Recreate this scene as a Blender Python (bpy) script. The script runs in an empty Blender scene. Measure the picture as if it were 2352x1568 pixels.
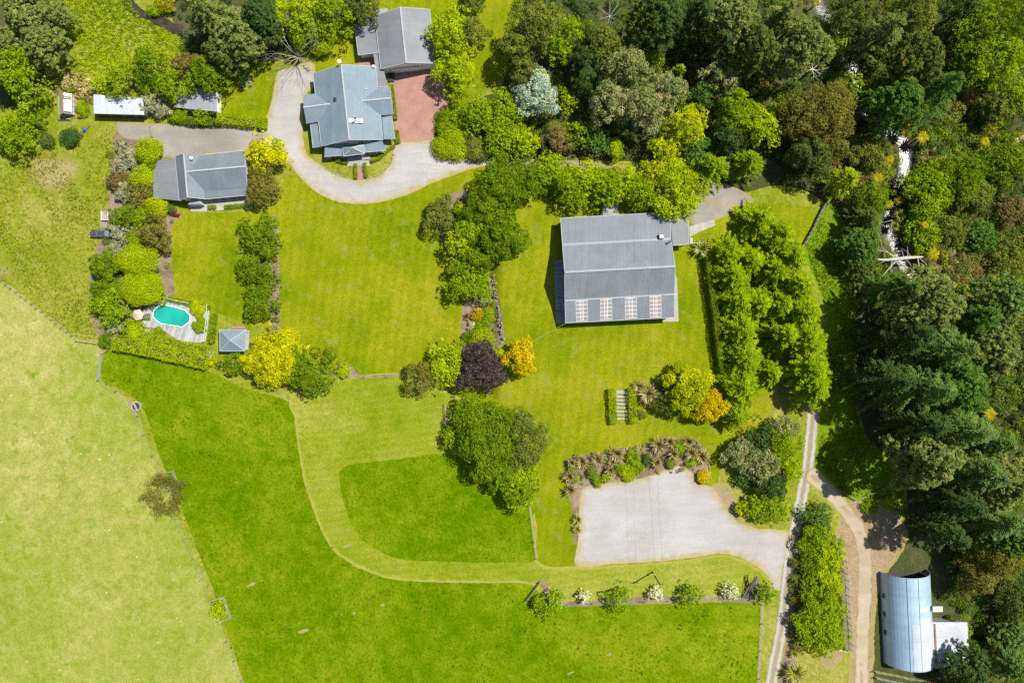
import bpy, math, random
import numpy as np
from mathutils import Vector
from mathutils.geometry import delaunay_2d_cdt

sc = bpy.context.scene
COL = sc.collection
random.seed(7)

# ---------------------------------------------------------------- camera, sky, sun, exposure
H = 156.8                       # flying height of the drone in metres, 24 mm lens looking straight down
cam_d = bpy.data.cameras.new("camera"); cam = bpy.data.objects.new("camera", cam_d); COL.objects.link(cam)
cam.location = (0, 0, H); cam.rotation_euler = (0, 0, 0)
cam_d.lens = 24; cam_d.sensor_width = 36; cam_d.clip_end = 6000; cam_d.clip_start = 1
sc.camera = cam
SUN_EL, SUN_DX, SUN_DY = math.radians(58.5), 0.86, 0.51       # the sun stands towards +x +y
w = bpy.data.worlds.new("World"); sc.world = w; w.use_nodes = True
nt = w.node_tree; nt.nodes.clear()
sky = nt.nodes.new("ShaderNodeTexSky"); sky.sky_type = 'NISHITA'; sky.sun_disc = False
sky.sun_elevation = SUN_EL; sky.sun_rotation = math.atan2(SUN_DX, SUN_DY)
bg = nt.nodes.new("ShaderNodeBackground"); bg.inputs[1].default_value = 0.08
ow = nt.nodes.new("ShaderNodeOutputWorld"); nt.links.new(sky.outputs[0], bg.inputs[0]); nt.links.new(bg.outputs[0], ow.inputs[0])
sd = bpy.data.lights.new("sun", 'SUN'); sd.energy = 4.6; sd.angle = math.radians(0.5); sd.color = (1.0, 0.95, 0.86)
so = bpy.data.objects.new("sun", sd); COL.objects.link(so)
dirv = Vector((SUN_DX * math.cos(SUN_EL), SUN_DY * math.cos(SUN_EL), math.sin(SUN_EL)))
so.rotation_euler = dirv.to_track_quat('Z', 'Y').to_euler(); so.location = dirv * 300
sc.view_settings.view_transform = 'Standard'; sc.view_settings.look = 'None'
sc.view_settings.exposure = 0.59; sc.view_settings.gamma = 1.0
sc.cycles.use_denoising = False
sc.cycles.max_bounces = 6; sc.cycles.diffuse_bounces = 3; sc.cycles.transparent_max_bounces = 4
sc.cycles.sample_clamp_indirect = 4

# ---------------------------------------------------------------- coordinates: a plan grid of 0.1 m read off the aerial, origin below the camera
CX, CY, K = 1176.0, 784.0, 0.1
def S(v, a, b):
    t = np.clip((np.asarray(v, float) - a) / (b - a), 0, 1); return t * t * (3 - 2 * t)
CREEK = [(1870, -60), (1895, 20), (1950, 90), (1972, 160), (1988, 235), (2020, 285), (2082, 320), (2090, 365), (2078, 405), (2062, 450), (2045, 500), (2056, 545), (2085, 600), (2130, 690), (2165, 790), (2190, 900), (2230, 1020), (2262, 1130), (2275, 1200), (2330, 1300), (2420, 1400)]
_cr = np.array([((a - CX) * K, (CY - b) * K) for a, b in CREEK])
def seg_dist(x, y, pl, closed=False):
    x = np.asarray(x, float); y = np.asarray(y, float); d = np.full(np.broadcast(x, y).shape, 1e9)
    n = len(pl)
    for i in range(n if closed else n - 1):
        ax, ay = pl[i]; bx, by = pl[(i + 1) % n]
        vx, vy = bx - ax, by - ay; L = vx * vx + vy * vy + 1e-9
        t = np.clip(((x - ax) * vx + (y - ay) * vy) / L, 0, 1)
        d = np.minimum(d, np.hypot(x - ax - t * vx, y - ay - t * vy))
    return d
def gh(x, y):
    """ground height"""
    x = np.asarray(x, float); y = np.asarray(y, float)
    u = x / K + CX; v = CY - y / K
    z = 1.35 * S(u, 1128, 1152) * (1 - S(u, 1640, 1700)) * S(v, 415, 470) * (1 - np.clip((v - 897) / 76, 0, 1))
    z = z - 1.8 * np.exp(-(seg_dist(x, y, _cr) / 4.0) ** 2)
    z = z + 5.0 * S(x, 108, 150)
    z = z + 0.12 * np.sin(x * 0.13 + 1) * np.sin(y * 0.11) * (1 - S(np.hypot(x, y), 200, 400))
    return z
def P(px, py, h=0.0):
    f = (H - h) / H * K; return ((px - CX) * f, (CY - py) * f)
def G(px, py, h=0.0):
    """plan point whose object of height h above the ground shows at px,py -> (x, y, ground z)"""
    g = 0.0
    for _ in range(3):
        x, y = P(px, py, h + g); g = float(gh(x, y))
    return x, y, g
def V(px, py, h):
    x, y = P(px, py, h); return Vector((x, y, h))

# ---------------------------------------------------------------- objects
def tag(o, label=None, cat=None, group=None, kind=None):
    if label: o['label'] = label
    if cat: o['category'] = cat
    if group: o['group'] = group
    if kind: o['kind'] = kind
    return o
def empty(name, loc, label, cat, group=None, rz=0.0):
    o = bpy.data.objects.new(name, None); COL.objects.link(o); o.location = loc; o.rotation_euler = (0, 0, rz)
    o.empty_display_size = 0.3
    return tag(o, label, cat, group)
def root_loc(p):
    v = Vector((0, 0, 0))
    while p is not None: v += p.location; p = p.parent
    return v
def link_mesh(name, me, mat, parent=None):
    o = bpy.data.objects.new(name, me); COL.objects.link(o)
    for m in (mat if isinstance(mat, (list, tuple)) else [mat]): me.materials.append(m)
    if parent is not None: o.parent = parent
    return o
class MB:
    def __init__(s): s.v = []; s.f = []
    def add(s, vs, fs):
        n = len(s.v); s.v += [tuple(a) for a in vs]; s.f += [tuple(i + n for i in f) for f in fs]; return s
    def box(s, c, size, rz=0.0, tilt=None):
        hx, hy, hz = size[0] / 2, size[1] / 2, size[2] / 2; cr, sr = math.cos(rz), math.sin(rz); vs = []
        for dx, dy, dz in ((-1,-1,-1),(1,-1,-1),(1,1,-1),(-1,1,-1),(-1,-1,1),(1,-1,1),(1,1,1),(-1,1,1)):
            x, y, z = dx * hx, dy * hy, dz * hz
            vs.append((c[0] + x * cr - y * sr, c[1] + x * sr + y * cr, c[2] + z))
        return s.add(vs, [(3,2,1,0),(4,5,6,7),(0,1,5,4),(1,2,6,5),(2,3,7,6),(3,0,4,7)])
    def bar(s, a, b, w, t):
        """rectangular bar from a to b, width w sideways, thickness t"""
        a = Vector(a); b = Vector(b); d = (b - a).normalized()
        up = Vector((0, 0, 1)) if abs(d.z) < 0.95 else Vector((1, 0, 0))
        x = d.cross(up).normalized() * w / 2; y = x.cross(d).normalized() * t / 2
        vs = [a - x - y, a + x - y, a + x + y, a - x + y, b - x - y, b + x - y, b + x + y, b - x + y]
        return s.add(vs, [(3,2,1,0),(4,5,6,7),(0,1,5,4),(1,2,6,5),(2,3,7,6),(3,0,4,7)])
    def tube(s, pts, rads, n=7, cap=True):
        pts = [Vector(p) for p in pts]; rings = []
        if not isinstance(rads, (list, tuple)): rads = [rads] * len(pts)
        for i, p in enumerate(pts):
            d = (pts[min(i + 1, len(pts) - 1)] - pts[max(i - 1, 0)]).normalized()
            up = Vector((0, 0, 1)) if abs(d.z) < 0.9 else Vector((1, 0, 0))
            x = d.cross(up).normalized(); y = x.cross(d).normalized()
            rings.append([p + (x * math.cos(2 * math.pi * k / n) + y * math.sin(2 * math.pi * k / n)) * rads[i] for k in range(n)])
        vs = [v for r in rings for v in r]; fs = []
        for i in range(len(pts) - 1):
            for k in range(n):
                fs.append((i * n + k, i * n + (k + 1) % n, (i + 1) * n + (k + 1) % n, (i + 1) * n + k))
        if cap: fs.append(tuple(range(n - 1, -1, -1))); fs.append(tuple((len(pts) - 1) * n + k for k in range(n)))
        return s.add(vs, fs)
    def prism(s, poly, z0, z1):
        n = len(poly); vs = [(p[0], p[1], z0) for p in poly] + [(p[0], p[1], z1) for p in poly]
        a = sum(poly[i][0] * poly[(i + 1) % n][1] - poly[(i + 1) % n][0] * poly[i][1] for i in range(n))
        r = list(range(n)) if a > 0 else list(range(n - 1, -1, -1))
        fs = [tuple(reversed(r)), tuple(i + n for i in r)]
        for k in range(n):
            i, j = r[k], r[(k + 1) % n]; fs.append((i, j, j + n, i + n))
        return s.add(vs, fs)
    def slab(s, pts, t=0.14):
        """roof sheet: polygon in space with thickness t below"""
        pts = [Vector(p) for p in pts]; n = len(pts)
        nor = Vector((0, 0, 0))
        for i in range(n):
            nor += (pts[i] - pts[0]).cross(pts[(i + 1) % n] - pts[0])
        if nor.z < 0: pts.reverse()
        vs = pts + [p - Vector((0, 0, t)) for p in pts]
        fs = [tuple(range(n)), tuple(range(2 * n - 1, n - 1, -1))]
        for i in range(n):
            j = (i + 1) % n; fs.append((i, i + n, j + n, j))
        return s.add(vs, fs)
    def build(s, name, mat, parent=None, label=None, smooth=False, bevel=0.0):
        o0 = root_loc(parent)
        me = bpy.data.meshes.new(name)
        me.from_pydata([(a[0] - o0.x, a[1] - o0.y, a[2] - o0.z) for a in s.v], [], s.f); me.update()
        if smooth: me.polygons.foreach_set("use_smooth", [True] * len(me.polygons))
        o = link_mesh(name, me, mat, parent)
        if bevel:
            m = o.modifiers.new("bevel", 'BEVEL'); m.width = bevel; m.segments = 2; m.limit_method = 'ANGLE'
        if label: o['label'] = label
        return o

# ---------------------------------------------------------------- materials
class N:
    def __init__(s, name):
        s.m = bpy.data.materials.new(name); s.m.use_nodes = True; s.t = s.m.node_tree; s.t.nodes.clear()
        s.out = s.t.nodes.new("ShaderNodeOutputMaterial")
    def n(s, typ, **kw):
        nd = s.t.nodes.new("ShaderNode" + typ)
        for k, v in kw.items(): setattr(nd, k, v)
        return nd
    def l(s, a, b): s.t.links.new(a, b)
    def val(s, sock, v):
        if hasattr(v, 'is_linked'): s.l(v, sock)
        else: sock.default_value = v
    def pos(s):
        if not hasattr(s, '_p'): s._p = s.n("NewGeometry").outputs['Position']
        return s._p
    def noise(s, scale, detail=3, rough=0.55, vec=None, off=0.0, stretch=None, dist=0.0):
        v = vec or s.pos()
        if off or stretch:
            mp = s.n("Mapping"); s.l(v, mp.inputs[0]); mp.inputs[1].default_value = (off, off * 1.7, off * 0.3)
            if stretch: mp.inputs[3].default_value = stretch
            v = mp.outputs[0]
        nn = s.n("TexNoise"); s.l(v, nn.inputs['Vector']); nn.inputs['Scale'].default_value = scale
        nn.inputs['Detail'].default_value = detail; nn.inputs['Roughness'].default_value = rough
        nn.inputs['Distortion'].default_value = dist
        return nn.outputs['Fac']
    def ramp(s, fac, stops, interp='LINEAR'):
        r = s.n("ValToRGB"); s.l(fac, r.inputs[0]); e = r.color_ramp.elements; r.color_ramp.interpolation = interp
        while len(e) < len(stops): e.new(0.5)
        for i, (p, c) in enumerate(stops):
            e[i].position = p; e[i].color = (c[0], c[1], c[2], 1) if hasattr(c, '__len__') else (c, c, c, 1)
        return r.outputs[0]
    def mix(s, fac, a, b, blend='MIX'):
        m = s.n("Mix", data_type='RGBA', blend_type=blend)
        s.val(m.inputs[0], fac)
        for sock, v in ((m.inputs[6], a), (m.inputs[7], b)):
            if hasattr(v, 'is_linked'): s.l(v, sock)
            else: sock.default_value = (v[0], v[1], v[2], 1)
        return m.outputs[2]
    def math(s, op, a, b=0.0, clamp=False):
        m = s.n("Math", operation=op, use_clamp=clamp); s.val(m.inputs[0], a); s.val(m.inputs[1], b); return m.outputs[0]
    def bump(s, h, strength, dist):
        b = s.n("Bump"); s.l(h, b.inputs['Height']); b.inputs['Strength'].default_value = strength
        b.inputs['Distance'].default_value = dist; return b.outputs[0]
    def principled(s, col, rough=0.7, spec=0.3, metal=0.0, nor=None):
        p = s.n("BsdfPrincipled")
        if hasattr(col, 'is_linked'): s.l(col, p.inputs['Base Color'])
        else: p.inputs['Base Color'].default_value = (*col, 1)
        s.val(p.inputs['Roughness'], rough); p.inputs['Specular IOR Level'].default_value = spec
        p.inputs['Metallic'].default_value = metal
        if nor is not None: s.l(nor, p.inputs['Normal'])
        s.l(p.outputs[0], s.out.inputs[0]); return p

def mat_grass(name, cols, patch=0.035, mid=0.25, fine=2.2, bumpd=0.12, specks=None, stripes=None, fringe=None, bumps=0.6, clumps=None):
    """cols: three ground colours mixed by patches; fine mottling on top"""
    a = N(name)
    big = a.noise(patch, 4, 0.6, off=3.1); md = a.noise(mid, 4, 0.65, off=11.0); fn = a.noise(fine, 3, 0.7, off=5.0)
    c = a.ramp(big, [(0.37, cols[0]), (0.5, cols[1]), (0.62, cols[2])])
    c2 = a.ramp(md, [(0.34, cols[2]), (0.52, cols[1]), (0.68, cols[0])])
    c = a.mix(0.5, c, c2)
    sh = a.ramp(fn, [(0.25, 0.62), (0.5, 1.0), (0.75, 1.35)])
    c = a.mix(1.0, c, sh, 'MULTIPLY')
    if clumps:
        col, sc_, lo, hi = clumps
        cl = a.noise(sc_, 3, 0.6, off=31.0)
        c = a.mix(a.ramp(cl, [(lo, 0.0), (hi, 1.0)]), c, col)
    if stripes:
        ang, wl, amt = stripes
        mp = a.n("Mapping"); a.l(a.pos(), mp.inputs[0]); mp.inputs[2].default_value = (0, 0, ang)
        wv = a.n("TexWave", bands_direction='X'); a.l(mp.outputs[0], wv.inputs['Vector'])
        wv.inputs['Scale'].default_value = 0.314 / wl; wv.inputs['Distortion'].default_value = 1.5; wv.inputs['Detail'].default_value = 2
        c = a.mix(amt, c, a.mix(1.0, c, a.ramp(wv.outputs['Fac'], [(0.2, 0.72), (0.8, 1.25)]), 'MULTIPLY'))
    if specks:
        col, amt = specks
        vo = a.n("TexVoronoi"); a.l(a.pos(), vo.inputs['Vector']); vo.inputs['Scale'].default_value = 0.45
        vo.inputs['Randomness'].default_value = 1.0
        pick = a.math('LESS_THAN', vo.outputs['Distance'], 0.07)
        g2 = a.math('GREATER_THAN', a.noise(0.22, 2, off=40), amt)
        c = a.mix(a.math('MULTIPLY', pick, g2), c, col)
    if fringe:
        col, wd = fringe
        at = a.n("Attribute", attribute_name="edge")
        e = a.math('ADD', at.outputs['Fac'], a.math('MULTIPLY', a.math('SUBTRACT', a.noise(0.5, 4, 0.7, off=9), 0.5), wd * 2.2))
        f = a.n("MapRange"); a.l(e, f.inputs[0]); f.inputs[1].default_value = wd; f.inputs[2].default_value = wd * 0.15
        c = a.mix(f.outputs[0], c, col)
    h = a.math('ADD', a.noise(1.3, 4, 0.75, off=2), a.math('MULTIPLY', fn, 0.6))
    a.principled(c, 1.0, 0.0, nor=a.bump(h, bumps, bumpd))
    return a.m
def mat_gravel(name, c1, c2, fringe_col, fringe=1.2, centre=None):
    a = N(name)
    c = a.ramp(a.noise(0.12, 4, 0.6, off=7), [(0.35, c1), (0.65, c2)])
    # wheel wear: long soft streaks
    c = a.mix(0.5, c, a.mix(1.0, c, a.ramp(a.noise(0.5, 3, 0.6, stretch=(0.25, 1.4, 1), dist=1.0), [(0.3, 0.84), (0.7, 1.12)]), 'MULTIPLY'))
    c = a.mix(1.0, c, a.ramp(a.noise(3.5, 2, 0.7), [(0.2, 0.82), (0.8, 1.14)]), 'MULTIPLY')
    at = a.n("Attribute", attribute_name="edge")
    e = a.math('ADD', at.outputs['Fac'], a.math('MULTIPLY', a.math('SUBTRACT', a.noise(0.35, 5, 0.7, off=19), 0.5), fringe * 3.0))
    f = a.n("MapRange"); a.l(e, f.inputs[0]); f.inputs[1].default_value = fringe; f.inputs[2].default_value = 0.0
    fc = a.ramp(a.noise(0.8, 3, 0.7, off=23), [(0.4, fringe_col), (0.62, (fringe_col[0] * .75, fringe_col[1] * .85, fringe_col[2] * .55))])
    c = a.mix(f.outputs[0], c, fc)
    if centre is not None:       # grassy strip between the wheel tracks
        g = a.n("MapRange"); a.l(a.math('ADD', at.outputs['Fac'], a.math('MULTIPLY', a.noise(0.9, 3, off=4), 0.5)), g.inputs[0])
        g.inputs[1].default_value = centre[0]; g.inputs[2].default_value = centre[0] + 0.25
        c = a.mix(g.outputs[0], c, centre[1])
    a.principled(c, 0.9, 0.15, nor=a.bump(a.noise(5.0, 3, 0.7), 0.35, 0.05))
    return a.m
def mat_roof(name, col, ang, pitch=0.76, rough=0.45, rust=0.0, lines=0.05, metal=0.0):
    a = N(name)
    mp = a.n("Mapping"); a.l(a.pos(), mp.inputs[0]); mp.inputs[2].default_value = (0, 0, ang)
    sx = a.n("SeparateXYZ"); a.l(mp.outputs[0], sx.inputs[0])
    fr = a.math('FRACT', a.math('DIVIDE', sx.outputs[0], pitch))
    tri = a.math('ABSOLUTE', a.math('SUBTRACT', fr, 0.5))
    shade = a.ramp(tri, [(0.0, 1.0 - lines), (0.16, 1.0), (0.5, 1.0 + lines * .3)])
    sheet = a.math('FLOOR', a.math('DIVIDE', sx.outputs[0], pitch))
    wn = a.n("TexWhiteNoise", noise_dimensions='1D'); a.l(sheet, wn.inputs['W'])
    c = a.mix(1.0, a.ramp(a.noise(0.25, 4, 0.6, off=2), [(0.3, tuple(x * .88 for x in col)), (0.7, tuple(min(1, x * 1.1) for x in col))]), shade, 'MULTIPLY')
    c = a.mix(1.0, c, a.ramp(wn.outputs['Value'], [(0, 0.96), (1, 1.035)]), 'MULTIPLY')
    c = a.mix(1.0, c, a.ramp(a.noise(1.6, 5, 0.75, stretch=(1, 1, 1)), [(0.3, 0.90), (0.7, 1.08)]), 'MULTIPLY')
    if rust: c = a.mix(a.math('MULTIPLY', a.ramp(a.noise(0.7, 5, 0.75, off=5), [(0.58, 0.0), (0.75, 1.0)]), rust), c, (0.18, 0.09, 0.04))
    wv = a.math('SINE', a.math('MULTIPLY', sx.outputs[0], 2 * math.pi / 0.38))
    a.principled(c, rough + .15, 0.22, metal, nor=a.bump(wv, 0.12, 0.02)).inputs['Metallic'].default_value = metal
    return a.m
def mat_plain(name, col, rough=0.7, spec=0.3, metal=0.0, var=0.12, scale=1.5, bump=0.0):
    a = N(name)
    c = a.ramp(a.noise(scale, 4, 0.65, off=1.3), [(0.3, tuple(x * (1 - var) for x in col)), (0.7, tuple(min(1, x * (1 + var)) for x in col))])
    a.principled(c, rough, spec, metal, nor=a.bump(a.noise(scale * 4, 3), bump, 0.05) if bump else None)
    return a.m
def mat_planks(name, col, ang, wdt=0.14, var=0.2, gap=0.35):
    a = N(name)
    mp = a.n("Mapping"); a.l(a.pos(), mp.inputs[0]); mp.inputs[2].default_value = (0, 0, ang)
    sx = a.n("SeparateXYZ"); a.l(mp.outputs[0], sx.inputs[0])
    q = a.math('DIVIDE', sx.outputs[0], wdt)
    wn = a.n("TexWhiteNoise", noise_dimensions='1D'); a.l(a.math('FLOOR', q), wn.inputs['W'])
    c = a.ramp(wn.outputs['Value'], [(0, tuple(x * (1 - var) for x in col)), (1, tuple(min(1, x * (1 + var)) for x in col))])
    line = a.ramp(a.math('ABSOLUTE', a.math('SUBTRACT', a.math('FRACT', q), 0.5)), [(0.42, 1.0), (0.48, 1 - gap)])
    c = a.mix(1.0, c, line, 'MULTIPLY'); c = a.mix(1.0, c, a.ramp(a.noise(1.2, 4, 0.7), [(0.3, 0.85), (0.7, 1.12)]), 'MULTIPLY')
    a.principled(c, 0.8, 0.2); return a.m
def mat_leaf(name, col, hi=None, lo=None, trans=0.38, gloss=0.004, lum=None):
    a = N(name)
    lum = lum or (1.9 if col[1] > 0.1 else 2.15)
    up_ = lambda q: tuple(min(.85, x * lum) * (1.0 if k < 2 else (0.75 if q[2] > 0.1 else 0.5 if q[2] > 0.018 else 0.2)) for k, x in enumerate(q)) if q else None
    col, hi, lo = up_(col), up_(hi), up_(lo)
    hi = hi or (min(1, col[0] * 1.55), min(1, col[1] * 1.38), col[2] * 1.4)
    lo = lo or (col[0] * 0.42, col[1] * 0.52, col[2] * 0.8)
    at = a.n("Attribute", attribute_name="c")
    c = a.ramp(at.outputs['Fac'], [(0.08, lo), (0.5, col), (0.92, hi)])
    d = a.n("BsdfDiffuse"); a.l(c, d.inputs[0]); t = a.n("BsdfTranslucent"); a.l(a.mix(1.0, c, (1.0, 1.0, 0.4), 'MULTIPLY'), t.inputs[0])
    m = a.n("MixShader"); m.inputs[0].default_value = trans; a.l(d.outputs[0], m.inputs[1]); a.l(t.outputs[0], m.inputs[2])
    g = a.n("BsdfGlossy"); g.inputs['Roughness'].default_value = 0.5; g.inputs[0].default_value = (0.9, 0.95, 0.9, 1)
    m2 = a.n("MixShader"); m2.inputs[0].default_value = gloss; a.l(m.outputs[0], m2.inputs[1]); a.l(g.outputs[0], m2.inputs[2])
    a.l(m2.outputs[0], a.out.inputs[0]); return a.m

# foliage colours
LEAF = {
 'lime':   mat_leaf('leaf_lime', (0.185, 0.235, 0.006)),
 'lime2':  mat_leaf('leaf_fresh_green', (0.125, 0.185, 0.008)),
 'mid':    mat_leaf('leaf_mid_green', (0.078, 0.128, 0.010)),
 'deep':   mat_leaf('leaf_deep_green', (0.046, 0.094, 0.022)),
 'dark':   mat_leaf('leaf_dark_green', (0.032, 0.060, 0.024)),
 'pine':   mat_leaf('needle_blue_green', (0.056, 0.094, 0.034), trans=0.2),
 'larch':  mat_leaf('needle_fresh_green', (0.142, 0.206, 0.005), hi=(0.25, 0.31, 0.008)),
 'pine2':  mat_leaf('needle_grey_green', (0.085, 0.108, 0.044), trans=0.15),
 'olive':  mat_leaf('leaf_olive', (0.104, 0.126, 0.032)),
 'olive2': mat_leaf('leaf_dark_olive', (0.056, 0.078, 0.026)),
 'grey':   mat_leaf('leaf_silver_grey', (0.150, 0.155, 0.105), trans=0.15),
 'gum':    mat_leaf('leaf_grey_green', (0.105, 0.128, 0.062), hi=(0.235, 0.200, 0.120), trans=0.15),
 'blue':   mat_leaf('leaf_blue_grey', (0.190, 0.240, 0.190), trans=0.1),
 'brown':  mat_leaf('leaf_brown', (0.105, 0.084, 0.046)),
 'bronze': mat_leaf('leaf_bronze', (0.112, 0.106, 0.030), hi=(0.180, 0.150, 0.052)),
 'yel':    mat_leaf('leaf_yellow', (0.270, 0.270, 0.002), hi=(0.40, 0.37, 0.004), lo=(0.100, 0.130, 0.002)),
 'yellime':mat_leaf('leaf_yellow_green', (0.225, 0.255, 0.004)),
 'gold':   mat_leaf('leaf_golden', (0.320, 0.240, 0.004), hi=(0.46, 0.34, 0.008), lo=(0.16, 0.16, 0.003)),
 'purple': mat_leaf('leaf_purple', (0.024, 0.015, 0.030), hi=(0.046, 0.028, 0.050), lo=(0.012, 0.008, 0.014), trans=0.08, gloss=0.02),
 'white':  mat_leaf('blossom_white', (0.33, 0.34, 0.27), hi=(0.45, 0.45, 0.42), lo=(0.06, 0.10, 0.015)),
 'pink':   mat_leaf('blossom_pink', (0.26, 0.20, 0.18), hi=(0.45, 0.34, 0.34), lo=(0.15, 0.2, 0.06)),
 'red':    mat_leaf('leaf_crimson', (0.14, 0.008, 0.02)),
 'orange': mat_leaf('blossom_orange', (0.26, 0.18, 0.008), lo=(0.07, 0.10, 0.008)),
 'flax':   mat_leaf('flax_bronze', (0.075, 0.060, 0.030), hi=(0.17, 0.135, 0.065), lo=(0.03, 0.02, 0.018), trans=0.1, gloss=0.04),
 'flaxg':  mat_leaf('flax_green', (0.10, 0.105, 0.02), hi=(0.17, 0.165, 0.04), lo=(0.035, 0.04, 0.012), trans=0.1, gloss=0.04),
 'fern':   mat_leaf('fern_gold', (0.17, 0.155, 0.012), hi=(0.27, 0.23, 0.03), lo=(0.07, 0.075, 0.01)),
 'straw':  mat_leaf('dry_straw', (0.30, 0.24, 0.13), hi=(0.45, 0.38, 0.24), lo=(0.12, 0.10, 0.05)),
 'twig':   mat_leaf('twig_green_gold', (0.17, 0.16, 0.02), hi=(0.30, 0.24, 0.04)),
}
BARK = mat_plain('bark_grey_brown', (0.16, 0.13, 0.10), 0.9, 0.1, var=0.3, scale=3, bump=0.6)
BARKD = mat_plain('bark_dark', (0.055, 0.045, 0.04), 0.9, 0.1, var=0.3, scale=3, bump=0.6)
BARKW = mat_plain('bark_bleached', (0.46, 0.42, 0.36), 0.9, 0.1, var=0.3, scale=2, bump=0.6)
TIMBER = mat_plain('weathered_timber', (0.36, 0.33, 0.27), 0.85, 0.15, var=0.25, scale=3)
POST = mat_plain('grey_post', (0.20, 0.18, 0.155), 0.9, 0.1, var=0.2, scale=4)
WHITE = mat_plain('white_paint', (0.80, 0.79, 0.76), 0.55, 0.3, var=0.05)
CREAM = mat_plain('cream_render', (0.80, 0.75, 0.62), 0.8, 0.2, var=0.05)
PALEBLUE = mat_plain('pale_blue_boards', (0.50, 0.56, 0.58), 0.7, 0.2, var=0.05)
GLASS = mat_plain('window_glass', (0.03, 0.045, 0.055), 0.08, 0.9, var=0.2)
STEEL = mat_plain('galvanised_steel', (0.42, 0.44, 0.45), 0.45, 0.5, 0.4, var=0.15)
GUTTER = mat_plain('pale_flashing', (0.36, 0.37, 0.37), 0.6, 0.3, var=0.12)
CONCRETE = mat_plain('concrete', (0.34, 0.325, 0.30), 0.9, 0.15, var=0.15, scale=0.8)
DARKMET = mat_plain('dark_metal', (0.03, 0.032, 0.036), 0.5, 0.4, var=0.2)

# ---------------------------------------------------------------- ground: one sheet cut into zones that meet edge to edge
GR_ROUGH = mat_grass('rough_pasture', [(0.120, 0.180, 0.004), (0.190, 0.215, 0.016), (0.270, 0.255, 0.060)], patch=0.05, mid=0.45, fine=1.7, bumps=0.9, bumpd=0.2)
GR_DRY = mat_grass('dry_paddock', [(0.145, 0.208, 0.014), (0.225, 0.252, 0.040), (0.335, 0.312, 0.105)], patch=0.022, mid=0.30, fine=3.0, bumps=0.3, bumpd=0.06,
                   specks=((0.50, 0.48, 0.40), 0.50), clumps=((0.135, 0.208, 0.010), 0.45, 0.57, 0.74))
GR_LONG = mat_grass('long_grass', [(0.060, 0.138, 0.0), (0.105, 0.175, 0.001), (0.195, 0.230, 0.008)], patch=0.04, mid=0.3, fine=1.9, bumps=1.0, bumpd=0.3, clumps=((0.058, 0.126, 0.0), 0.42, 0.56, 0.76))
GR_LAWN = mat_grass('mown_lawn', [(0.090, 0.145, 0.002), (0.155, 0.190, 0.003), (0.235, 0.236, 0.010)], patch=0.045, mid=0.16, fine=2.5, bumps=0.22, bumpd=0.05, stripes=(0.12, 2.2, 0.15), clumps=((0.225, 0.215, 0.040), 0.33, 0.56, 0.80))
GR_LAWN2 = mat_grass('dry_mown_lawn', [(0.130, 0.182, 0.004), (0.185, 0.220, 0.014), (0.250, 0.255, 0.045)], patch=0.05, mid=0.18, fine=2.5, bumps=0.22, bumpd=0.05, stripes=(1.45, 1.7, 0.12), fringe=((0.27, 0.26, 0.05), 0.9))
GR_LUSH = mat_grass('lush_grass', [(0.075, 0.165, 0.006), (0.105, 0.190, 0.006), (0.150, 0.215, 0.010)], patch=0.07, mid=0.4, fine=1.8, bumps=0.8, bumpd=0.2)
SOIL = mat_grass('leaf_litter', [(0.040, 0.052, 0.016), (0.060, 0.072, 0.022), (0.095, 0.085, 0.045)], patch=0.08, mid=0.5, fine=2.0, bumps=0.9, bumpd=0.25)
BED = mat_grass('bark_mulch', [(0.13, 0.095, 0.06), (0.20, 0.15, 0.10), (0.27, 0.20, 0.145)], patch=0.2, mid=0.8, fine=3.0, bumps=0.6, bumpd=0.08)
DIRT = mat_grass('dry_earth', [(0.24, 0.165, 0.09), (0.30, 0.22, 0.14), (0.22, 0.19, 0.08)], patch=0.1, mid=0.5, fine=2.5, bumps=0.5, bumpd=0.08, fringe=((0.25, 0.25, 0.05), 0.6))
DIRT2 = mat_grass('trodden_earth', [(0.24, 0.185, 0.105), (0.29, 0.225, 0.14), (0.22, 0.20, 0.08)], patch=0.3, mid=0.9, fine=3.0, bumps=0.5, bumpd=0.06)
BAREP = mat_grass('worn_grass', [(0.255, 0.215, 0.075), (0.290, 0.230, 0.110), (0.240, 0.220, 0.060)], patch=0.2, mid=0.5, fine=2.2, bumps=0.6, bumpd=0.1, fringe=((0.185, 0.200, 0.022), 3.0))
GRAVEL = mat_gravel('pale_gravel', (0.325, 0.308, 0.288), (0.385, 0.368, 0.352), (0.37, 0.275, 0.15), 1.5)
GRAVEL2 = mat_gravel('yard_gravel', (0.215, 0.198, 0.172), (0.290, 0.265, 0.230), (0.30, 0.23, 0.13), 0.8)
DRIVE = mat_gravel('drive_gravel', (0.34, 0.325, 0.31), (0.39, 0.375, 0.355), (0.22, 0.20, 0.05), 0.35, centre=(1.05, (0.26, 0.215, 0.13)))
TRACK = mat_gravel('dirt_track', (0.34, 0.275, 0.19), (0.42, 0.345, 0.26), (0.24, 0.20, 0.06), 0.5, centre=(1.4, (0.29, 0.225, 0.12)))
def mat_paving():
    a = N('brick_paving_clay')
    br = a.n("TexBrick"); a.l(a.pos(), br.inputs['Vector']); br.inputs['Scale'].default_value = 2.2
    br.inputs['Color1'].default_value = (0.335, 0.190, 0.148, 1); br.inputs['Color2'].default_value = (0.305, 0.168, 0.130, 1)
    br.inputs['Mortar'].default_value = (0.27, 0.15, 0.115, 1); br.inputs['Mortar Size'].default_value = 0.03
    c = a.mix(1.0, br.outputs[0], a.ramp(a.noise(0.35, 5, 0.7), [(0.3, 0.85), (0.7, 1.2)]), 'MULTIPLY')
    a.principled(c, 0.85, 0.2); return a.m
PAVING = mat_paving()
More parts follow.
